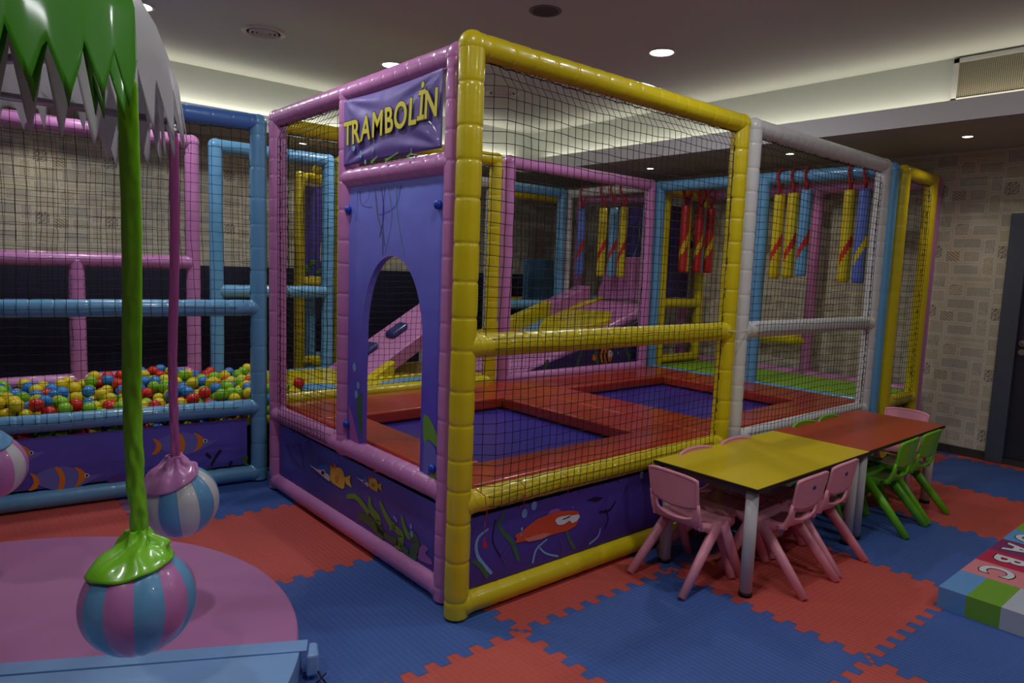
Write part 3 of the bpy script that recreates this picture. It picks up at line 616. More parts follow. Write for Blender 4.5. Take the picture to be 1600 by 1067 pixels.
def sfish(K, par, ox, oy, s=1.0):
    f = lambda L: [(ox + x * s, oy + y * s) for x, y in L]
    K.shape(par, f([(-44, -8), (-20, -20), (5, -24), (30, -19), (48, -9), (66, -12), (50, -3), (34, 6), (8, 16), (-20, 12), (-44, 2)]), pInd, 1, 'printed_fish_body')
    K.shape(par, f([(-50, -14), (-38, -10), (-32, 0), (-38, 12), (-52, 16), (-44, 6), (-41, -2)]), pOrg, 2, 'printed_tail')
    K.shape(par, f([(-11, -24), (2, -20), (8, -2), (3, 14), (-10, 20), (-3, 8), (-1, -6)]), pOrg, 2, 'printed_stripe')
    K.shape(par, f([(20, -24), (34, -18), (42, -9), (34, 2), (20, 12), (27, 0), (29, -12)]), pOrg, 2, 'printed_stripe')
    K.shape(par, [(ox + 41 * s + 4 * s * cos(a), oy - 9 * s + 3.4 * s * sin(a)) for a in [i * pi / 6 for i in range(12)]], pWht, 3, 'printed_eye')
    K.shape(par, [(ox + 41 * s + 2 * s * cos(a), oy - 9 * s + 2 * s * sin(a)) for a in [i * pi / 6 for i in range(12)]], pBlk, 4, 'printed_pupil')
sfish(K, t, 95, 752); sfish(K, t, 283, 697, 0.92); sfish(K, t, 10, 716, 0.95)
K.dots(t, [(188, 750, .07)], pPur, 1, 'printed_stone')
for pts in ([(330, 728), (336, 716), (345, 703)], [(330, 716), (322, 708)], [(358, 730), (362, 720)]): K.blade(t, pts, 0.006, 0.01, pDk, 1)
K.shape(t, [(374, 714), (388, 712), (386, 722), (391, 729), (383, 728), (379, 720)], pGrn2, 1, 'printed_plant')
K.shape(t, [(310, 732), (330, 733), (345, 735), (320, 737)], pGrn2, 1, 'printed_plant')
# sign
t = thing('sign_banner', (PX, 0.68, 2.0), 'purple TRAMBOLİN sign banner above the arched doorway', 'sign')
sx = PX - 0.045
c4 = [Vector((sx, 1.10, 2.012)), Vector((sx, 0.205, 2.015)), Vector((sx, 0.205, 2.345)), Vector((sx, 1.10, 2.345))]
def signP(a, b):
    p = c4[0].lerp(c4[1], a).lerp(c4[3].lerp(c4[2], a), b)
    corner = min(a, 1 - a) * min(b, 1 - b) * 4
    dx = -0.004 * sin(pi * a) * sin(pi * b)
    for (ca, cb, s_) in ((0, 1, 1), (1, 1, 1), (1, 0, 1), (0, 0, 1)):
        da, db = abs(a - ca), abs(b - cb); r = sqrt(da * da + db * db); th = atan2(db, da + 1e-6)
        dx += 0.006 * math.exp(-((r - 0.3) / 0.22) ** 2) * cos(th * 9) * s_
    zz = 0.012 * sin(pi * a)
    return (p.x + dx * 0.8, p.y, p.z - zz * (b - 0.2))
ob('cloth', G().grid(signP, 60, 30), SEA_SIGN, t, solid=0.003)
g = G()
for a, b, q in ((0.02, 0.96, (0.0, 1.115, 2.37)), (0.98, 0.96, (0, 0.18, 2.36)), (0.98, 0.04, (0, 0.18, 1.99)), (0.02, 0.04, (0, 1.12, 2.0))):
    p = Vector(signP(a, b)); g.tube([p, p.lerp(Vector((PX - 0.02, q[1], q[2])), 0.8)], 0.0025, 6)
ob('tie', g, WPAINT, t)
def text_part(txt, size, M4, m, par, name, extrude=0.001, offset=0.0, shear=0.0, space=1.0, xs=1.0):
    c = bpy.data.curves.new('lettering', 'FONT'); c.body = txt; c.size = size; c.extrude = extrude; c.offset = offset; c.shear = shear
    c.align_x = 'CENTER'; c.align_y = 'CENTER'; c.space_character = space; c.resolution_u = 5
    o = bpy.data.objects.new('lettering_source', c); COL.objects.link(o)
    dg = bpy.context.evaluated_depsgraph_get(); me = bpy.data.meshes.new_from_object(o.evaluated_get(dg)); bpy.data.objects.remove(o)
    me.transform(Matrix.Diagonal((xs, 1, 1, 1))); me.transform(M4)
    off = wloc(par); me.transform(Matrix.Translation(-off)); me.materials.clear(); me.materials.append(m)
    n = bpy.data.objects.new(name, me); COL.objects.link(n); n.parent = par; return n
Rs = Matrix(((0, 0, -1, 0), (-1, 0, 0, 0), (0, 1, 0, 0), (0, 0, 0, 1)))
for k, (ch, yc, zc, sh) in enumerate(zip('TRAMBOLİN', (1.035, 0.950, 0.852, 0.735, 0.625, 0.525, 0.425, 0.355, 0.275), (2.163, 2.163, 2.168, 2.173, 2.178, 2.185, 2.188, 2.200, 2.200), (0.0, -0.05, 0.1, 0.05, -0.05, 0.05, 0.1, 0.12, 0.05))):
    M4 = Matrix.Translation((sx - 0.0125, yc, zc)) @ Rs
    text_part(ch, 0.165, M4, pBlk, t, 'letter_outline', 0.0006, 0.0075, sh, 1, 0.86)
    text_part(ch, 0.165, Matrix.Translation((-0.0012, 0, 0)) @ M4, PR('sign_yellow', (0.86, 0.80, 0.22)), t, 'letter', 0.0006, 0.0032, sh, 1, 0.86)
K = Print(0, sx - 0.010, (-1, 0, 0))
K.dots(t, [(553, 230, .02), (564, 241, .018), (583, 234, .011), (571, 253, .012)], pPale, 1)
for pts in ([(580, 254), (588, 246), (590, 244)], [(602, 251), (612, 245), (622, 238)], [(636, 246), (642, 240), (643, 232)]): K.blade(t, pts, 0.012, 0.003, pGrn, 1)
# arch panel
t = thing('arch_panel', (PX, 0.66, 0.53), 'blue violet doorway panel with an arched opening below the sign', 'panel')
yl, yr, zb, zt_ = 1.088, 0.212, 0.535, 1.905
ax0 = PX - 0.018
def archprof():
    yc, hw = 0.645, 0.285; P = []
    P.append((yc + hw + 0.005, zb))
    for i in range(25):
        a = pi * i / 24; P.append((yc + hw * cos(a), 1.13 + 0.425 * sin(a) ** 0.9 if sin(a) > 0 else 1.13))
    P.append((yc - hw, zb)); return P
ap = archprof()
outl = [(yl, zb)] + ap + [(yr, zb), (yr, zt_), (yl, zt_)]
bm = bmesh.new(); fr = [bm.verts.new((ax0 - PX, y - 0.66, z - 0.53)) for y, z in outl]; bm.faces.new(fr)
rr = bmesh.ops.extrude_face_region(bm, geom=bm.faces[:]); bmesh.ops.translate(bm, verts=[v for v in rr['geom'] if isinstance(v, bmesh.types.BMVert)], vec=(0.036, 0, 0))
bmesh.ops.recalc_face_normals(bm, faces=bm.faces)
me = bpy.data.meshes.new('board'); bm.to_mesh(me); bm.free(); me.materials.append(SEA_ARCH)
o = bpy.data.objects.new('board', me); COL.objects.link(o); o.parent = t
BOLT = mat('blue_plastic_knob', (0.12, 0.25, 0.70), 0.35)
for y, z in ((1.078, 1.79), (0.245, 1.78), (1.073, 0.64), (0.24, 0.60)):
    ob('knob', G().sphere((ax0 - 0.012, y, z), 0.022, 14, 8, sc=(0.8, 1, 1)), BOLT, t)
K = Print(0, ax0 - 0.0006, (-1, 0, 0))
pTeal = PR('teal', (0.40, 0.60, 0.66)); pGry = PR('grey_green', (0.38, 0.42, 0.52))
for pts, a, b, m in [([(605, 291), (611, 320), (611, 350), (601, 395)], 0.006, 0.002, pTeal), ([(619, 289), (620, 330), (626, 370), (631, 396)], 0.007, 0.003, pTeal),
                     ([(586, 294), (590, 335), (597, 365), (598, 398)], 0.007, 0.004, pGry), ([(602, 290), (598, 340), (601, 385)], 0.002, 0.002, pPur), ([(596, 292), (600, 335), (593, 370)], 0.002, 0.002, pDk),
                     ([(562, 298), (566, 320), (582, 324)], 0.003, 0.001, pDk), ([(575, 295), (576, 308), (568, 318)], 0.003, 0.001, pTeal), ([(627, 288), (619, 320), (600, 334), (592, 335)], 0.002, 0.001, pDk), ([(558, 300), (559, 320), (556, 345)], 0.004, 0.001, pGry)]:
    K.blade(t, pts, a, b, m, 1, 'printed_tendril')
K.dots(t, [(554, 574, .024), (560, 602, .019), (557, 616, .022), (562, 624, .012)], pPale, 1)
K.shape(t, [(545, 630), (550, 645), (556, 670), (562, 694), (548, 690), (546, 668)], pPnk, 1, 'printed_coral')
K.shape(t, [(561, 615), (557, 636), (560, 660), (567, 692), (567, 612)], pGrn2, 2, 'printed_weed')
K.shape(t, [(661, 648), (668, 648), (676, 662), (684, 680), (684, 700), (674, 690), (668, 686), (662, 695)], pGrn, 1, 'printed_weed')
K.shape(t, [(663, 692), (668, 687), (675, 692), (683, 706), (683, 735), (674, 735), (664, 746), (661, 735)], pInd, 2, 'printed_shadow')
K.shape(t, [(664, 747), (672, 742), (682, 733), (684, 742), (678, 757), (668, 751)], pGrn, 3, 'printed_weed')
# slide banner seen through the pink bay
t = thing('banner', (3.0, 2.2, 0.6), 'dark purple triangular banner with a striped yellow fish under the slide', 'banner')
yv = 2.325
banner_box(t, [at(800, 590, 1, yv), at(1028, 560, 1, yv), at(1028, 488, 1, yv), at(912, 545, 1, yv)], (0, -1, 0), SEA_DK)
K = Print(1, yv - 0.0006, (0, -1, 0), 1.0)
K.shape(t, [(934, 552), (940, 545), (950, 544), (957, 550), (956, 562), (946, 569), (937, 566)], pOrg, 1, 'printed_fish_body')
for x in (938, 944, 950): K.blade(t, [(x, 546), (x - 2, 556), (x, 567)], 0.012, 0.012, pBlk, 2, 'printed_stripe')
K.shape(t, [(949, 550), (953, 547), (958, 550), (957, 556), (951, 557)], pWht, 3, 'printed_eye')
K.shape(t, [(925, 555), (930, 552), (932, 558), (930, 564), (925, 563)], pOrg, 1, 'printed_tail')
for pts in ([(908, 548), (904, 565), (900, 578)], [(930, 546), (933, 562), (935, 574)], [(850, 580), (853, 570), (856, 562)], [(975, 540), (982, 555), (984, 566)]): K.blade(t, pts, 0.015, 0.02, pGrn2, 1)
K.dots(t, [(966, 551, .018), (980, 549, .012)], pPale, 1)
# ------------------------------------------------------------------ slide and climbing slope behind
def slab(pix, z, th, name, m, par, plane=None):
    """padded block: outline on a horizontal plane z or on the ramp plane z = z0 + k*(x-x0)"""
    P = []
    for u, v in pix:
        d = CAMR.to_matrix() @ Vector(((u - 800) / FPX, -(v - 533.5) / FPX, -1))
        if plane:
            z0, k, x0 = plane; tt = (z0 + k * (CAMP.x - x0) - CAMP.z) / (d.z - k * d.x)
        else: tt = (z - CAMP.z) / d.z
        P.append(CAMP + d * tt)
    g = G().poly(P, ext=(0, 0, -th)); return ob(name, g, m, par, bevel=0.008)
t = thing('slide', (3.0, 2.9, 0), 'padded pink, yellow and blue slide rising to the right behind the trampolines', 'slide')
k_ = 0.333; z0_ = 0.47; x0_ = 2.2
def rp(x, y, dz=0): return Vector((x, y, z0_ + k_ * (x - x0_) + dz))
def wedge(xa, xb, ya, yb, dz0, dz1, name, m):
    g = G(); P = [rp(xa, ya, dz0), rp(xb, ya, dz0), rp(xb, yb, dz0), rp(xa, yb, dz0)]; Q = [p + Vector((0, 0, dz1 - dz0)) for p in P]
    g.add(P + Q, [(0, 3, 2, 1), (4, 5, 6, 7), (0, 1, 5, 4), (1, 2, 6, 5), (2, 3, 7, 6), (3, 0, 4, 7)]); return ob(name, g, m, t, bevel=0.012)
wedge(1.3, 4.32, 2.44, 3.50, -0.10, 0.0, 'slope_pad', PNK)
RPL = (z0_, k_, x0_)
def sl(pix, dz, th, name, m): return slab(pix, 0, th, name, m, t, plane=(z0_ + dz, k_, x0_))
ZZ = lambda L: [(750 + x / 2.527, 234 + y / 2.527) for x, y in L]
sl(ZZ([(150, 712), (190, 680), (430, 575), (485, 575), (250, 685), (240, 700), (200, 730)]), 0.012, 0.012, 'blue_stripe', BLU)
sl(ZZ([(248, 672), (335, 628), (520, 638), (515, 668), (285, 733), (160, 733), (168, 712), (225, 712)]), 0.06, 0.06, 'raised_pad', YEL)
sl(ZZ([(250, 668), (330, 622), (490, 572), (500, 576), (345, 632), (262, 672)]), 0.03, 0.03, 'yellow_stripe', YEL)
wedge(2.7, 3.72, 3.37, 3.52, 0.0, 0.17, 'raised_pad', YEL)
wedge(3.72, 4.28, 3.30, 3.52, 0.0, 0.17, 'raised_pad', PNK)
sl(ZZ([(130, 690), (235, 672), (150, 715), (130, 722)]), 0.02, 0.02, 'small_pad', mat('salmon_vinyl', (0.82, 0.45, 0.50), 0.4, 0.2))
ob('side_bolster', sleeve(rp(2.18, 2.45, -0.045), rp(4.28, 2.45, -0.045), 0.055, 0.02), PNK, t)
ob('back_panel', G().poly([at(930, 468, 0, 4.34), at(1022, 470, 0, 4.34), at(1022, 402, 0, 4.34), at(952, 402, 0, 4.34)], ext=(0.06, 0, 0)), PNK, t, bevel=0.012)
ob('support', G().box((2.0, 2.5, 0.0), (3.9, 3.4, 0.30)), NAVY, t)
t = thing('play_floor', (1.1, 2.9, 0), 'yellow and blue studded play floor behind the near trampoline', 'play mat')
ob('mat', G().box((0.35, 2.34, 0.30), (2.1, 3.45, 0.56)), YEL, t, bevel=0.015)
g = G()
for i in range(20):
    a = 0.55 + i * 0.075; g.sphere((a, 2.66 + 0.0 * i, 0.565), 0.032, 10, 6, sc=(1, 1, 0.7))
ob('stud_row', g, YEL, t)
g = G().poly([(0.95, 2.40, 0.562), (1.15, 2.38, 0.562), (1.75, 2.52, 0.562), (2.05, 2.58, 0.562), (2.05, 2.63, 0.562), (1.55, 2.60, 0.562), (1.25, 2.58, 0.562), (1.05, 2.50, 0.562)], ext=(0, 0, 0.012))
ob('blue_wave', g, BLU, t)
ob('blue_patch', G().poly([(0.38, 2.40, 0.562), (0.62, 2.36, 0.562), (0.66, 2.55, 0.562), (0.52, 2.66, 0.562), (0.38, 2.60, 0.562)], ext=(0, 0, 0.02)), BLU, t)
t = thing('climbing_slope', (1.8, 3.1, 0.5), 'steep pink padded climbing slope with dark blue blocks behind the doorway', 'climbing slope')
def cs(x, y, dz=0): return Vector((x, y, 0.56 + 0.60 * (x - 1.05) + dz))
def cw(xa, xb, ya, yb, d0, d1, name, m, bev=0.012):
    P = [cs(xa, ya, d0), cs(xb, ya, d0), cs(xb, yb, d0), cs(xa, yb, d0)]; Q = [p + Vector((0, 0, d1 - d0)) for p in P]
    return ob(name, G().add(P + Q, [(0, 3, 2, 1), (4, 5, 6, 7), (0, 1, 5, 4), (1, 2, 6, 5), (2, 3, 7, 6), (3, 0, 4, 7)]), m, t, bevel=bev)
cw(1.05, 2.10, 2.80, 3.45, -0.14, 0.0, 'slope_pad', PNK)
cw(0.98, 1.30, 2.70, 3.1, -0.12, -0.01, 'foot_pad', YEL)
NB = mat('dark_blue_block', (0.10, 0.15, 0.42), 0.4, 0.2)
cw(1.50, 1.66, 3.08, 3.24, 0.0, 0.06, 'grip_block', NB, 0.03); cw(1.24, 1.38, 3.12, 3.30, 0.0, 0.05, 'grip_block', NB, 0.03); cw(1.9, 2.05, 3.1, 3.3, 0.0, 0.08, 'grip_block', NB, 0.03)
t = tag(ob('foam_block', G().box((3.95, 4.05, 0.45), (4.40, 4.15, 1.62)), mat('teal_foam', (0.20, 0.42, 0.58), 0.5), bevel=0.02, base=(4.17, 4.1, 0.45)), 'tall teal blue foam block standing behind the slide', 'foam block')
ob('stand', G().box((3.9, 3.98, 0), (4.5, 4.2, 0.45)), NAVY, t)
# purple panel with plants behind the slide and the one behind the bags
t = thing('print_panel', (4.9, 3.0, 1.2), 'purple printed panel with pale green tendrils behind the slide', 'panel')
px_ = 4.52
banner_box(t, [at(966, 404, 0, px_), at(1022, 404, 0, px_), at(1022, 322, 0, px_), at(966, 322, 0, px_)], (-1, 0, 0), SEA_DK, 0.02)
K = Print(0, px_ - 0.0006, (-1, 0, 0))
for pts in ([(990, 402), (998, 375), (1000, 345)], [(1008, 402), (1001, 372), (997, 350)]): K.blade(t, pts, 0.012, 0.004, pTeal, 1)
t = thing('print_panel', (4.6, 2.4, 1.2), 'purple printed panel with white bubbles behind the red punch bags', 'panel')
banner_box(t, [Vector((4.38, 2.40, 1.25)), Vector((4.90, 2.40, 1.25)), Vector((4.90, 2.40, 2.24)), Vector((4.38, 2.40, 2.24))], (0, -1, 0), SEA_DK, 0.02)
K = Print(1, 2.3994, (0, -1, 0))
K.dots(t, [(1080, 330, .012), (1086, 345, .01), (1076, 400, .012), (1084, 412, .01), (1090, 336, .008), (1081, 362, .05)], pWht, 1)
K.dots(t, [(1080, 383, .045), (1081, 360, .02)], pDk, 2, 'printed_dark_spots')
# ------------------------------------------------------------------ punch bags
def bag(x, y, zt2, zb2, m, stripe, label, r=0.048, rail=(0, 0)):
    t = thing('punch_bag', (x, y, zb2), label, 'punch bag', 'foam punch bags on the padded beams'); n = 20; k = 26; vs = []
    g = G()
    for i in range(k + 1):
        z = zb2 + (zt2 - zb2) * i / k; rr = r * (0.93 if i in (0, k) else 1)
        for j in range(n): vs.append((x + rr * cos(2 * pi * j / n), y + rr * sin(2 * pi * j / n), z))
    zc = zb2 + (zt2 - zb2) * 0.42
    for i in range(k):
        for j in range(n):
            an = (2 * pi * (j + 0.5) / n - radians(150)) % (2 * pi); z = zb2 + (zt2 - zb2) * (i + 0.5) / k
            zs = zc - 0.13 + 0.26 * (an / pi); mi = 1 if (an < pi and abs(z - zs) < 0.045) else 0
            g.add([vs[i * n + j], vs[i * n + (j + 1) % n], vs[(i + 1) * n + (j + 1) % n], vs[(i + 1) * n + j]], [(0, 1, 2, 3)], mi, True)
    g.add(vs[:n], [tuple(range(n))[::-1]], 0); g.add(vs[-n:], [tuple(range(n))], 0)
    ob('bag', g, [m, stripe], t)
    h = rail[1] - zt2
    g = G().tube([(x, y, zt2 - 0.01), (x - 0.015, y, zt2 + h * 0.35), (rail[0] - 0.064, y, rail[1]), (rail[0] - 0.045, y, rail[1] + 0.05), (rail[0], y, rail[1] + 0.065), (rail[0] + 0.045, y, rail[1] + 0.05), (rail[0] + 0.062, y, rail[1]), (x + 0.015, y, zt2 + h * 0.35), (x, y, zt2 - 0.01)], 0.011, 8, flat=1.0)
    ob('strap', g, mat('red_webbing', (0.70, 0.12, 0.10), 0.6), t)
RS = mat('red_stripe_vinyl', (0.80, 0.16, 0.10), 0.4, 0.2); BG2 = mat('periwinkle_vinyl', (0.36, 0.46, 0.80), 0.4, 0.2); RB = mat('red_bag_vinyl', (0.78, 0.14, 0.10), 0.4, 0.2)
RX = 4.15
bag(RX, 0.945, 2.245, 1.50, YEL, RS, 'yellow punch bag with red spiral band, leftmost of three behind the white frame', rail=(RX, ZT))
bag(RX, 0.815, 2.25, 1.51, YEL, RS, 'yellow punch bag with red spiral band between its yellow and blue neighbours', rail=(RX, ZT))
bag(RX, 0.695, 2.27, 1.53, BLU, RS, 'light blue punch bag with red spiral band', rail=(RX, ZT))
bag(RX, 0.325, 2.25, 1.49, YEL, RS, 'yellow punch bag right of the pink wall post', rail=(RX, ZT))
bag(RX, 0.205, 2.25, 1.49, BG2, YEL, 'periwinkle punch bag with a yellow spiral band', rail=(RX, ZT))
bag(RX, 0.085, 2.27, 1.51, YEL, RS, 'yellow punch bag partly hidden by the white corner post', rail=(RX, ZT))
for (x, m, s, lab) in ((4.40, RB, YEL, 'red punch bag with yellow band, leftmost in the narrow bay'), (4.49, YEL, YEL, 'plain yellow punch bag in the narrow bay beside a red one'), (4.66, RB, YEL, 'red punch bag with yellow band in the middle of the narrow bay'), (4.75, BLU, RS, 'light blue punch bag between two red ones'), (4.86, RB, YEL, 'red punch bag with yellow band, rightmost in the narrow bay')):
    bag(x, 2.16 - (0.04 if m is RB else 0), 2.23, 1.53, m, s, lab, 0.045, rail=(x, 2.36))
for (x, y, m, lab) in ((3.75 + 0.28, 3.28, BG2, 'periwinkle punch bag far behind the slide'), (4.06, 2.98, YEL, 'yellow punch bag far behind the slide'), (4.08, 2.84, BLU, 'light blue punch bag far behind the slide beside a yellow one'), (4.08, 2.70, YEL, 'narrow yellow punch bag far behind the slide at the end')):
    bag(x + 0.02, y, 2.2, 1.45, m, RS, lab, 0.045, rail=(4.08, 2.39))
# ------------------------------------------------------------------ ball pit
t = thing('ball_pit_base', (-1.2, 2.95, 0), 'padded navy base holding the plastic balls', 'ball pit')
ob('tub', G().box((-2.9, 2.62, 0.02), (0.33, 3.49, 0.40)), NAVY, t)
r_ = random.Random(11); BR = 0.041; placed = []; cols = [('yellow', (0.88, 0.78, 0.08)), ('green', (0.52, 0.74, 0.12)), ('blue', (0.20, 0.50, 0.78)), ('red', (0.82, 0.16, 0.10))]
def pitfront(x):
    f = (x - BA.x) / (BB.x - BA.x); return BA.y + (BB.y - BA.y) * f + 0.105
bme = {}
for nme, c in cols:
    g = G().sphere((0, 0, 0), BR, 18, 12); me_o = ob('plastic_ball', g, mat(nme + '_ball_plastic', c, 0.3, 0.1)); bme[nme] = me_o.data; bpy.data.objects.remove(me_o)
tries = 0
while len(placed) < 292 and tries < 60000:
    tries += 1; x = r_.uniform(-1.75, 0.34); y = r_.uniform(2.40, 3.47)
    if y < pitfront(x): continue
    lvl = 0.535 + 0.03 * sin(x * 5 + y * 3) + 0.055 * (y - 2.4) + r_.uniform(-0.035, 0.03)
    p = Vector((x, y, lvl))
    if all((p - q).length > 2 * BR * 0.965 for q in placed): placed.append(p)
wts = ['yellow'] * 36 + ['green'] * 22 + ['blue'] * 21 + ['red'] * 21
for p in placed:
    c = r_.choice(wts); o = bpy.data.objects.new('plastic_ball', bme[c]); COL.objects.link(o); o.location = p
    tag(o, c + ' plastic ball lying in the ball pit', 'ball', 'plastic balls in the ball pit')
g = G(); cnt = 0
for lay in (0, 1):
    x = -2.6
    while x < 0.30:
        y = pitfront(x) - 0.03 + r_.uniform(0, 0.02)
        while y < 3.44:
            if x < -1.6 or y < pitfront(x) + 0.5:
                g.sphere((x + r_.uniform(-.01, .01), y, 0.463 - lay * 0.06 + 0.03 * (y - 2.4)), BR, 10, 6, mi=r_.randrange(4))
            y += 0.088
        x += 0.088
tag(ob('plastic_balls_below', g, [mat(n_ + '_ball_plastic', c_, 0.3) for n_, c_ in cols], fixn=False), 'lower layer of mixed plastic balls under the top ones in the pit', 'balls', kind='stuff')
# two stray balls on the play floor
for x, y, c, lab in ((0.24, 2.44, 'green', 'green plastic ball on the play floor edge behind the left net'), (0.37, 2.50, 'red', 'red plastic ball on the blue patch behind the left net')):
    o = bpy.data.objects.new('plastic_ball', bme[c]); COL.objects.link(o); o.location = (x, y, 0.62 if c == 'red' else 0.60); tag(o, lab, 'ball')
# ------------------------------------------------------------------ round mat, canopy, hanging balls
MC = Vector((-1.767, 0.593, 0)); MR = 1.205; MH = 0.10
PINKM = mat('pink_mat_vinyl', (0.74, 0.48, 0.68), 0.42, 0.15, (3.0, 0.3)); BLUM = mat('blue_mat_vinyl', (0.50, 0.66, 0.86), 0.40, 0.2, (5.0, 0.4))
t = thing('round_mat', MC, 'large round padded mat, pink with a light blue front part, under the hanging balls', 'mat')
La = at(0, 1040, 2, MH); Lb = at(475, 1003, 2, MH); ld = (Lb - La).normalized()
def side(p): return (Vector(p) - La).to_2d().cross(ld.to_2d())
def discpart(sgn, r, z0, z1, name, m):
    n = 120; P = []
    for i in range(n):
        a = 2 * pi * i / n; q = MC + Vector((r * cos(a), r * sin(a), 0))
        if side(q) * sgn > 0: P.append((a, q))
    # rotate so the arc is contiguous
    k = max(range(len(P)), key=lambda i: (P[(i + 1) % len(P)][0] - P[i][0]) % (2 * pi)); P = [q for a, q in P[k + 1:] + P[:k + 1]]
    def hit():
        o = La - MC; b = o.to_2d().dot(ld.to_2d()); c = o.to_2d().length_squared - r * r; s = sqrt(b * b - c); return [La + ld * (-b - s), La + ld * (-b + s)]
    h = [Vector((q.x, q.y, 0)) for q in hit()]
    if (h[0] - P[0]).length > (h[1] - P[0]).length: h = h[::-1]
    P = [h[0]] + P + [h[1]]
    return ob(name, G().poly([(q.x, q.y, z1) for q in P], ext=(0, 0, z0 - z1)), m, t, bevel=0.02)
s0 = 1 if side(MC + Vector((0, 1, 0))) > 0 else -1
discpart(s0, MR, 0.0, MH, 'pink_cushion', PINKM)
discpart(-s0, MR + 0.012, 0.0, MH + 0.004, 'blue_cushion', BLUM)
nrm = Vector((ld.y, -ld.x, 0)) ; nrm = nrm if nrm.y < 0 else -nrm
q0 = MC - ld * 0 ; 
a0 = La - ld * 0.9; a1 = Lb + ld * 0.015
g = G(); w_ = 0.075
P = [Vector((p.x, p.y, MH + 0.002)) for p in (a0, a1, a1 + nrm * w_, a0 + nrm * w_)]
ob('seam_flap', G().poly(P, ext=(0, 0, 0.008)), BLUM, t, bevel=0.003)
ob('corner_tab', G().poly([Vector((p.x, p.y, 0.015)) for p in (a1, a1 + ld * 0.035, a1 + ld * 0.045 + nrm * 0.09, a1 + nrm * 0.10)], ext=(0, 0, 0.085)), BLUM, t, bevel=0.012)
g = G().tube([a1 + ld * 0.04 + nrm * 0.10 + Vector((0, 0, -0.06)), a1 + ld * 0.07 + nrm * 0.13 + Vector((0, 0, -0.09))], 0.003, 5).tube([a1 + ld * 0.07 + nrm * 0.10 + Vector((0, 0, -0.07)), a1 + ld * 0.03 + nrm * 0.14 + Vector((0, 0, -0.09))], 0.003, 5)
ob('lace', g, BLACK, t)
# canopy
CC = Vector((-1.95, 0.62, 0))
t = thing('palm_canopy', (CC.x, CC.y, 0.1), 'palm tree canopy of green and white vinyl leaves with saw toothed edges', 'canopy')
ob('pole', G().tube([(CC.x, CC.y, 0.09), (CC.x, CC.y, 2.68)], 0.07, 20), mat('brown_trunk_vinyl', (0.45, 0.30, 0.16), 0.5), t)
prof = [(0.05, 2.66), (0.35, 2.64), (0.62, 2.55), (0.80, 2.42), (0.90, 2.27), (0.955, 2.12)]
def leaf(a0, a1, rscale, z_tip, tooth, depth, m, name, dr=0.0, tip_dr=0.02, seed=0, notch=0):
    """a panel of the umbrella between azimuths a0,a1 whose edge is cut in long teeth"""
    r_ = random.Random(seed); N_ = 4; nt_ = max(1, int(round((a1 - a0) / tooth))); g = G(); cols_ = nt_ * 2 * N_
    tips = [r_.uniform(-0.015, 0.015) for _ in range(nt_)]
    pr = [(r * rscale + dr, z) for r, z in prof]; rows = 16; z_top = pr[-1][1]
    def edge(ci):
        k, f = divmod(ci, 2 * N_); k = min(k, nt_ - 1)
        if ci == cols_: f = 2 * N_
        x = f / (2 * N_); tri = 1 - abs(x * 2 - 1) if not notch else min(1, (1 - abs(x * 2 - 1)) * 1.05)
        return z_tip + tips[k] + depth * (1 - tri)
    vs = []
    for ci in range(cols_ + 1):
        a = a0 + (a1 - a0) * ci / cols_; ze = edge(ci)
        for j in range(rows + 1):
            s = j / rows
            if s < 0.6:
                q = s / 0.6 * (len(pr) - 1); i = min(int(q), len(pr) - 2); f = q - i; r = pr[i][0] * (1 - f) + pr[i + 1][0] * f; z = pr[i][1] * (1 - f) + pr[i + 1][1] * f
                z = max(z, ze + 0.0) if False else z
            else:
                f = (s - 0.6) / 0.4; z = z_top + (ze - z_top) * f; r = pr[-1][0] + tip_dr * (z_top - z) / 0.25
            w = 0.012 * sin(a * 17 + seed) * s; vs.append((CC.x + (r + w) * cos(a), CC.y + (r + w) * sin(a), z))
    R1 = rows + 1
    g.add(vs, [(c * R1 + j, (c + 1) * R1 + j, (c + 1) * R1 + j + 1, c * R1 + j + 1) for c in range(cols_) for j in range(rows)], 0, True)
    return ob(name, g, m, t, solid=0.002)
D = radians
leaf(D(-125), D(-56), 1.0, 1.86, D(3.7), 0.115, LEAF, 'leaf', dr=0.23, tip_dr=0.01, seed=1)
leaf(D(-124), D(-57), 1.0, 1.835, D(3.9), 0.16, LEAF, 'leaf', dr=0.17, tip_dr=0.0, seed=2)
leaf(D(-60), D(-54), 1.0, 1.85, D(3.5), 0.14, LEAF, 'leaf', dr=0.15, tip_dr=0.04, seed=3)
leaf(D(-122), D(-50), 1.0, 1.79, D(5.0), 0.20, LEAFW, 'leaf', dr=0.04, tip_dr=0.0, seed=9)
leaf(D(-52), D(30), 1.0, 1.885, D(5.6), 0.17, LEAFW, 'leaf', dr=0.03, tip_dr=0.03, seed=4)
leaf(D(28), D(110), 1.0, 2.02, D(5.5), 0.19, LEAFW, 'leaf', dr=0.03, tip_dr=0.02, seed=5)
leaf(D(108), D(185), 1.0, 2.02, D(5.5), 0.19, LEAFW, 'leaf', dr=0.04, tip_dr=0.02, seed=6)
leaf(D(183), D(237), 1.0, 1.95, D(5.5), 0.19, LEAF, 'leaf', dr=0.06, tip_dr=0.02, seed=7)
leaf(D(-50), D(28), 1.0, 1.90, D(6.2), 0.15, LEAFW, 'leaf', dr=-0.02, tip_dr=0.0, seed=8)
g = G()
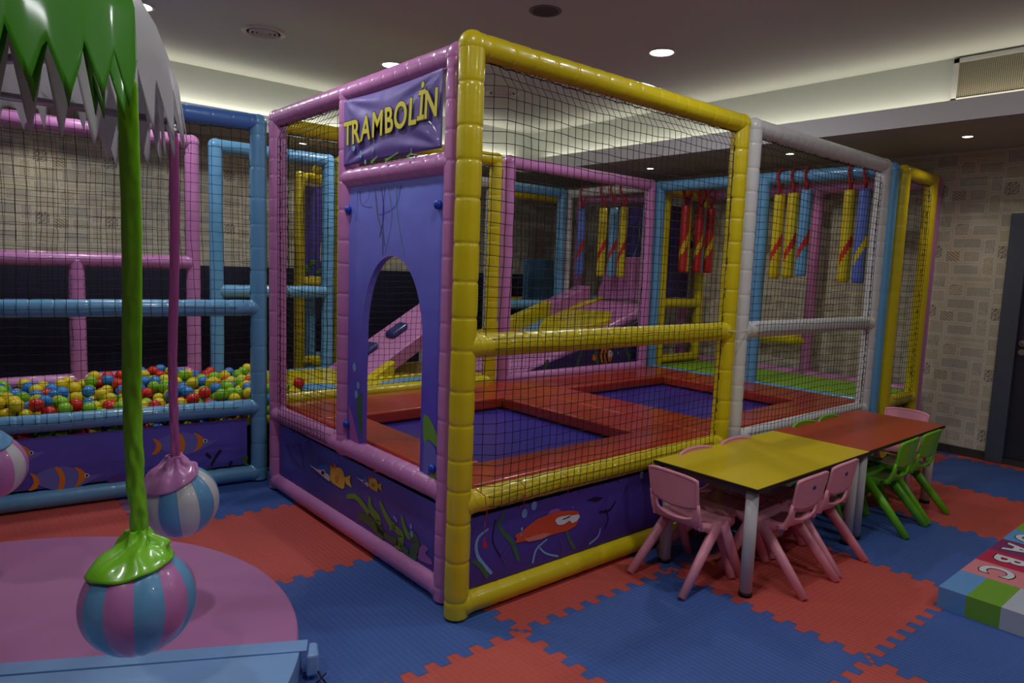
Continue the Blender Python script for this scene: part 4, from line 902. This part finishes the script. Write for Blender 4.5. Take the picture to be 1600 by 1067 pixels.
BALLS = [(Vector((-1.277, -0.219, 0.547)), GRN, 'pb', 'striped pink and light blue ball hanging nearest on a lime green sleeve', PNK, BLU, -0.30),
         (Vector((-0.937, 0.653, 0.520)), PNK, 'wb', 'striped white and light blue ball hanging on a pink sleeve', WHT, BLU, 0.25),
         (Vector((-1.506, 1.572, 0.525)), BLU, 'wp', 'striped white and pink ball with light blue cap at the left edge', WHT, PNK, 0.1)]
for c, *_ in BALLS:
    tip = Vector((c.x, c.y, 2.03)); g.tube([(CC.x, CC.y, 2.03), tip], 0.014, 8)
ob('arm', g, METAL, t)
for bi, (c, capm, key, lab, m1, m2, yaw) in enumerate(BALLS):
    t2 = thing('hanging_ball', c - Vector((0, 0, 0.2)), lab, 'hanging ball', 'striped balls under the palm canopy')
    R = 0.150; g = G(); gores = 12; sub_ = 6; n = gores * sub_; mrows = 28; vs = []
    phase = yaw + radians(0)
    tilt = Matrix.Rotation(radians([-8, 6, 5][bi]), 4, Vector((0.76, -0.65, 0))) @ Matrix.Rotation(radians([-4, -3, -2][bi]), 4, Vector((0.65, 0.76, 0)))
    for i in range(mrows + 1):
        th = pi * i / mrows
        for j in range(n):
            ph = 2 * pi * j / n + phase; dip = abs(sin((j % sub_) / sub_ * pi)) ; rr = R * (0.982 + 0.026 * dip ** 0.6)
            zz = cos(th); sq = 1.0 if zz > 0 else 0.97
            vs.append(c + tilt @ Vector((sin(th) * cos(ph) * rr, sin(th) * sin(ph) * rr, zz * rr * sq)))
    for i in range(mrows):
        for j in range(n): g.add([vs[i * n + j], vs[(i + 1) * n + j], vs[(i + 1) * n + (j + 1) % n], vs[i * n + (j + 1) % n]], [(0, 1, 2, 3)], (j // sub_) % 2, True)
    ob('ball', g, [m1, m2], t2)
    # cap: gathered cloth cone over the top of the ball
    g = G(); n = 72; rows = 22; vs = []; topz = 0.20; rnd = Vector((bi * 7.3, 2.1, 0))
    for i in range(rows + 1):
        s = i / rows
        for j in range(n):
            a = 2 * pi * j / n
            fold = noise.noise(Vector((cos(a) * 2.2, sin(a) * 2.2, s * 1.6)) + rnd)
            if s < 0.45:
                q = s / 0.45; r = 0.026 + 0.038 * q ** 1.5; z = topz - (topz - 0.156) * q
                r += 0.022 * fold * (0.3 + q) + 0.006 * sin(a * 5 + s * 9)
            else:
                q = (s - 0.45) / 0.55; ext_ = 20 + [13, 16, 10][bi] * cos(a - radians([-150, -165, -120][bi])); th = radians(24 + ext_ * q); r = sin(th) * R * 1.05; z = cos(th) * R * 1.05 + 0.012 * (1 - q)
                r += 0.022 * fold * (1.03 - q) + 0.003 * fold + 0.005 * sin(a * 5 + s * 9) * (1 - q); z += 0.006 * q * fold
            vs.append(c + tilt @ Vector((r * cos(a), r * sin(a), z)))
    g.add(vs, [(i * n + j, i * n + (j + 1) % n, (i + 1) * n + (j + 1) % n, (i + 1) * n + j) for i in range(rows) for j in range(n)], 0, True)
    ob('cap', g, capm, t2, solid=0.004)
    # crumpled flat sleeve up to the arm
    g = G(); n = 28; rows = 150; vs = []; p_top = Vector((c.x, c.y, 1.985)); p_bot = c + tilt @ Vector((0, 0, 0.19)); right = Vector((0.76, -0.65, 0))
    wid = [0.0275, 0.0195, 0.024][bi]
    for i in range(rows + 1):
        s = i / rows; p = p_top.lerp(p_bot, s) + right * (0.010 * sin(s * 7) * s)
        k = max(0, (s - 0.62) / 0.38) ** 0.8; zg = (abs((s * [17, 19, 17][bi]) % 2 - 1) * 2 - 1)
        for j in range(n):
            a = 2 * pi * j / n; f1 = noise.noise(Vector((cos(a) * 1.5, sin(a) * 1.5, s * 22)) + rnd); f2 = noise.noise(Vector((cos(a) * 3, sin(a) * 3, s * 60)) + rnd)
            wq = wid * (1 - 0.15 * k) * (1 + 0.03 * f1 + 0.16 * k * f1 + 0.20 * k * f2 + 0.13 * k * zg * (1 if cos(a) > 0 else -1)); dq = wid * (0.30 + 0.45 * k) * (1 + (0.25 + 0.4 * k) * f1 + 0.2 * k * f2)
            if s < 0.02: wq *= 0.8
            vs.append(p + right * (cos(a) * wq) + Vector((0.65, 0.76, 0)) * (sin(a) * dq))
    g.add(vs, [(i * n + j, i * n + (j + 1) % n, (i + 1) * n + (j + 1) % n, (i + 1) * n + j) for i in range(rows) for j in range(n)], 0, True)
    sm = {0: GRN, 1: mat('deep_pink_vinyl', (0.74, 0.36, 0.62), 0.4, 0.2, (14, 0.3)), 2: BLU}[bi]
    ob('sleeve', g, sm, t2)
    ob('hook', G().tube([p_top + Vector((0, 0, -0.01)), p_top + Vector((0, 0, 0.035))], 0.012, 10), METAL, t2)
# ------------------------------------------------------------------ tables
def table(x0, x1, y0, y1, m, label):
    t = thing('childrens_table', ((x0 + x1) / 2, (y0 + y1) / 2, 0), label, 'table', 'children tables pushed end to end')
    ob('tabletop', G().box((x0, y0, 0.534), (x1, y1, 0.55)), m, t)
    ob('edge_band', G().box((x0 - 0.003, y0 - 0.003, 0.530), (x1 + 0.003, y1 + 0.003, 0.548)), mat('dark_edge_band', (0.10, 0.09, 0.08), 0.5), t, bevel=0.002)
    for a in (x0 + 0.062, x1 - 0.062): ob('apron', G().box((a - 0.012, y0 + 0.06, 0.49), (a + 0.012, y1 - 0.06, 0.53)), mat('grey_steel_rail', (0.35, 0.35, 0.36), 0.5), t)
    for a in (x0 + 0.062, x1 - 0.062):
        for b in (y0 + 0.058, y1 - 0.058):
            l = ob('leg', G().tube([(a, b, 0.02), (a, b, 0.531)], 0.030, 24), WPAINT, t)
            ob('foot_cap', G().tube([(a, b, 0.0), (a, b, 0.022)], 0.0315, 24), BLACK, l)
table(1.172, 2.372, -0.708, -0.118, mat('yellow_tabletop', (0.80, 0.70, 0.06), 0.38, 0, (2, 0.03)), 'low rectangular table with yellow top, four thick white legs')
table(2.378, 3.60, -0.700, -0.110, mat('red_tabletop', (0.66, 0.24, 0.12), 0.35, 0, (2, 0.03)), 'low rectangular table with brick red top, beyond the yellow one')
# ------------------------------------------------------------------ chairs
def chair(loc, ang, m, label, group='small plastic chairs around the tables', decal=None):
    t = thing('childrens_chair', (0, 0, 0), label, 'chair', group)
    SW = 0.145
    # seat shell: side profile sweeps from seat front up into the back
    def seatP(a, b):
        x = 0.165 - 0.275 * b; y = (a * 2 - 1) * (SW - 0.012 * b)
        z = 0.305 + 0.012 * (abs(a * 2 - 1) ** 3) - 0.012 * sin(pi * b) - 0.02 * max(0, 1 - b * 8)
        return (x, y, z)
    ob('seat', G().grid(seatP, 14, 14), m, t, solid=0.010)
    def skirt(sgn):
        prof = []
        g = G(); P = []
        for i in range(13):
            b = i / 12; x = 0.165 - 0.275 * b; zt = 0.312 if b < 0.9 else 0.312; h = 0.020 + 0.050 * sin(pi * min(1, 0.1 + b * 0.95)) ** 1.3; P.append((x, zt, h))
        y = sgn * (SW - 0.002)
        V1 = [(x, y, z) for x, z, h in P] + [(x, y, z - h) for x, z, h in P]
        g.add(V1, [(i, i + 1, 14 + i, 13 + i) for i in range(12)], 0, True); return g
    for s in (1, -1): ob('side_flange', skirt(s), m, t, solid=0.009)
    # backrest: lower frame with hand slot, upper curved panel
    def backx(z): return -0.110 - 0.045 * ((z - 0.30) / 0.25) + 0.0
    def panelP(a, b):
        w = SW - 0.004 + 0.006 * b; y = (a * 2 - 1) * w; lo = 0.402 - 0.020 * (1 - abs(a * 2 - 1) ** 2.5) ; hi = 0.548 - 0.014 * abs(a * 2 - 1) ** 3
        z = lo + (hi - lo) * b; x = backx(z) - 0.016 * (1 - (a * 2 - 1) ** 2) - 0.008 * (b > 0.9) * 0
        return (x, y, z)
    bk = ob('backrest', G().grid(panelP, 18, 12), m, t, solid=0.010)
    # rolled rim around the panel
    rim = [panelP(0, b / 10) for b in range(11)] + [panelP(a / 18, 1) for a in range(1, 18)] + [panelP(1, b / 10) for b in range(10, -1, -1)]
    ob('rim', G().tube(rim, 0.009, 8), m, bk)
    ob('lower_back', G().grid(lambda a, b: (backx(0.30 + 0.06 * b) + 0.03 * (1 - b) ** 2 - 0.016 * (1 - (a * 2 - 1) ** 2) * b + 0.004, (a * 2 - 1) * (SW - 0.006), 0.285 + (0.045 + 0.035 * abs(a * 2 - 1) ** 2.5) * b), 16, 8), m, t, solid=0.010)
    for s in (1, -1):
        def sideP(a, b):
            z = 0.285 + 0.145 * b; y = s * (SW - 0.004 - 0.042 * a * (1 - 0.35 * sin(pi * min(1, max(0, (b - 0.35) / 0.6)))))
            return (backx(z) + 0.03 * max(0, 1 - b * 2.2) ** 2 - 0.016 * (1 - (y / SW) ** 2) + 0.004 + 0.0 * a, y, z)
        ob('back_support', G().grid(sideP, 4, 12), m, t, solid=0.012)
        ob('back_edge', G().tube([(-0.06, s * (SW - 0.003), 0.290), (-0.095, s * (SW - 0.002), 0.30), (backx(0.33) + 0.005, s * (SW - 0.001), 0.335), (backx(0.37), s * SW, 0.37), (backx(0.42), s * SW, 0.42)], [0.012, 0.013, 0.012, 0.010, 0.009], 10), m, t)
    for s in (1, -1):
        for e in (1, -1):
            foot = (0.215 if e > 0 else -0.235, s * 0.165, 0.0); top = (0.075 + (0.0 if e > 0 else -0.045), s * (SW - 0.004), 0.292)
            ob('leg', G().tube([top, tuple(top[i] * 0.5 + foot[i] * 0.5 + (0, 0, 0.004)[i] for i in range(3)), (foot[0], foot[1], 0.004)], [0.026, 0.0225, 0.019], 12, flat=1.2), m, t)
    if decal:
        g = G().poly(oval((backx(0.49) - 0.0165 - 0.0065, 0.0 + 0.01, 0.49), 0.016, 0.010, (0, 1, 0), (0, 0, 1)), ext=(0.002, 0, 0)); ob('printed_emblem', g, decal, bk)
    t.location = (loc[0], loc[1], 0); t.rotation_euler = (0, 0, ang); t.scale = (1, 1, 1.03); return t
DEC = mat('dark_blue_print', (0.15, 0.25, 0.50), 0.5)
proto = chair((1.19, -0.345), radians(-4), CHP, 'pink plastic chair at the near end of the yellow table, backrest toward the doorway')
def again(src, loc, ang, label):
    c = copy_tree(src); c.location = (loc[0], loc[1], 0); c.rotation_euler = (0, 0, ang); c['label'] = label; return c
pd_ = chair((1.585, -0.615), radians(90), CHP, 'pink plastic chair at the near side of the yellow table, closer of the two', decal=DEC)
again(pd_, (1.965, -0.60), radians(91), 'pink plastic chair at the near side where the yellow and red tables meet')
again(proto, (1.505, -0.295), radians(-90), 'pink plastic chair behind the yellow table, closer to the cage corner')
again(proto, (1.90, -0.295), radians(-91), 'pink plastic chair behind the yellow table with its rim by the white padded post')
again(proto, (3.72, -0.36), radians(180), 'pink plastic chair at the far end of the red table')
gp = chair((2.84, -0.60), radians(92), CHG, 'green plastic chair at the near side of the red table, the closer one')
again(gp, (3.23, -0.595), radians(90), 'green plastic chair at the near side of the red table, by its far leg')
again(gp, (2.73, -0.295), radians(-90), 'green plastic chair behind the red table, the closer sliver of backrest')
again(gp, (3.08, -0.295), radians(-89), 'green plastic chair behind the red table, further along')
# ------------------------------------------------------------------ alphabet mat
t = thing('alphabet_mat', (2.7, -2.0, 0), 'thick folded play mat with coloured stripes and white letters at the right edge', 'mat')
mx0, my1, mh = 1.885, -1.262, 0.10
mx1, my0 = 4.1, -3.1
strips = [(0.0, 0.306, (0.45, 0.66, 0.84)), (0.306, 0.531, (0.86, 0.52, 0.55)), (0.531, 0.752, (0.74, 0.14, 0.30)), (0.752, 0.994, (0.50, 0.18, 0.40)), (0.994, 1.242, (0.36, 0.62, 0.84)), (1.242, 1.44, (0.50, 0.68, 0.18)), (1.44, 1.72, (0.88, 0.80, 0.15)), (1.72, 2.21, (0.85, 0.45, 0.2))]
for a, b, c in strips[1:]:
    ob('stripe', G().box((mx0 + a, my0, 0.0), (mx0 + b, my1, mh)), mat('mat_stripe_%02d' % int(a * 100), c, 0.45, 0.1, (8, 0.1)), t)
for i, (a, b, c) in enumerate(((0.0, 0.115, (0.38, 0.60, 0.82)), (0.115, 0.25, (0.44, 0.64, 0.18)), (0.25, 2.0, (0.72, 0.75, 0.80)))):
    y1_, y0_ = my1 - a, max(my0, my1 - b)
    # printed hills: slanted borders on the first strip
    ya_, yb_ = y1_ - (0.0 if i == 0 else 0.0), y0_
    sk0 = 0 if i == 0 else (0.0); g = G()
    s1 = 0.0 if i == 0 else -0.03; s2 = -0.03
    g.poly([(mx0, y1_, 0.0), (mx0, yb_, 0.0), (mx0, yb_, mh), (mx0, y1_, mh)])
    g.poly([(mx0, y1_, mh), (mx0, yb_, mh), (mx0 + 0.306, yb_ + s2 * 0, mh), (mx0 + 0.306, y1_, mh)])
    if i == 0: g.poly([(mx0, y1_, 0), (mx0 + 0.306, y1_, 0), (mx0 + 0.306, y1_, mh), (mx0, y1_, mh)])
    ob('hill_strip', g, mat('mat_hill_%d' % i, c, 0.45, 0.1, (8, 0.1)), t, fixn=False)
Rl = Matrix.Rotation(radians(180 + 90), 4, 'Z')
for ch, xc, yc in (('C', 0.435, -0.115), ('B', 0.655, -0.115), ('A', 0.875, -0.105), ('O', 1.11, -0.10)):
    M4 = Matrix.Translation((mx0 + xc, my1 + yc, mh + 0.0006)) @ Matrix.Rotation(radians(LROT if 'LROT' in globals() else 180), 4, 'Z')
    text_part(ch, 0.19, M4, pBlk, t, 'letter_outline', 0.0003, 0.011, 0, 1, 1.0)
    text_part(ch, 0.19, Matrix.Translation((0, 0, 0.0012)) @ M4, pWht, t, 'letter', 0.0003, 0.006, 0, 1, 1.0)
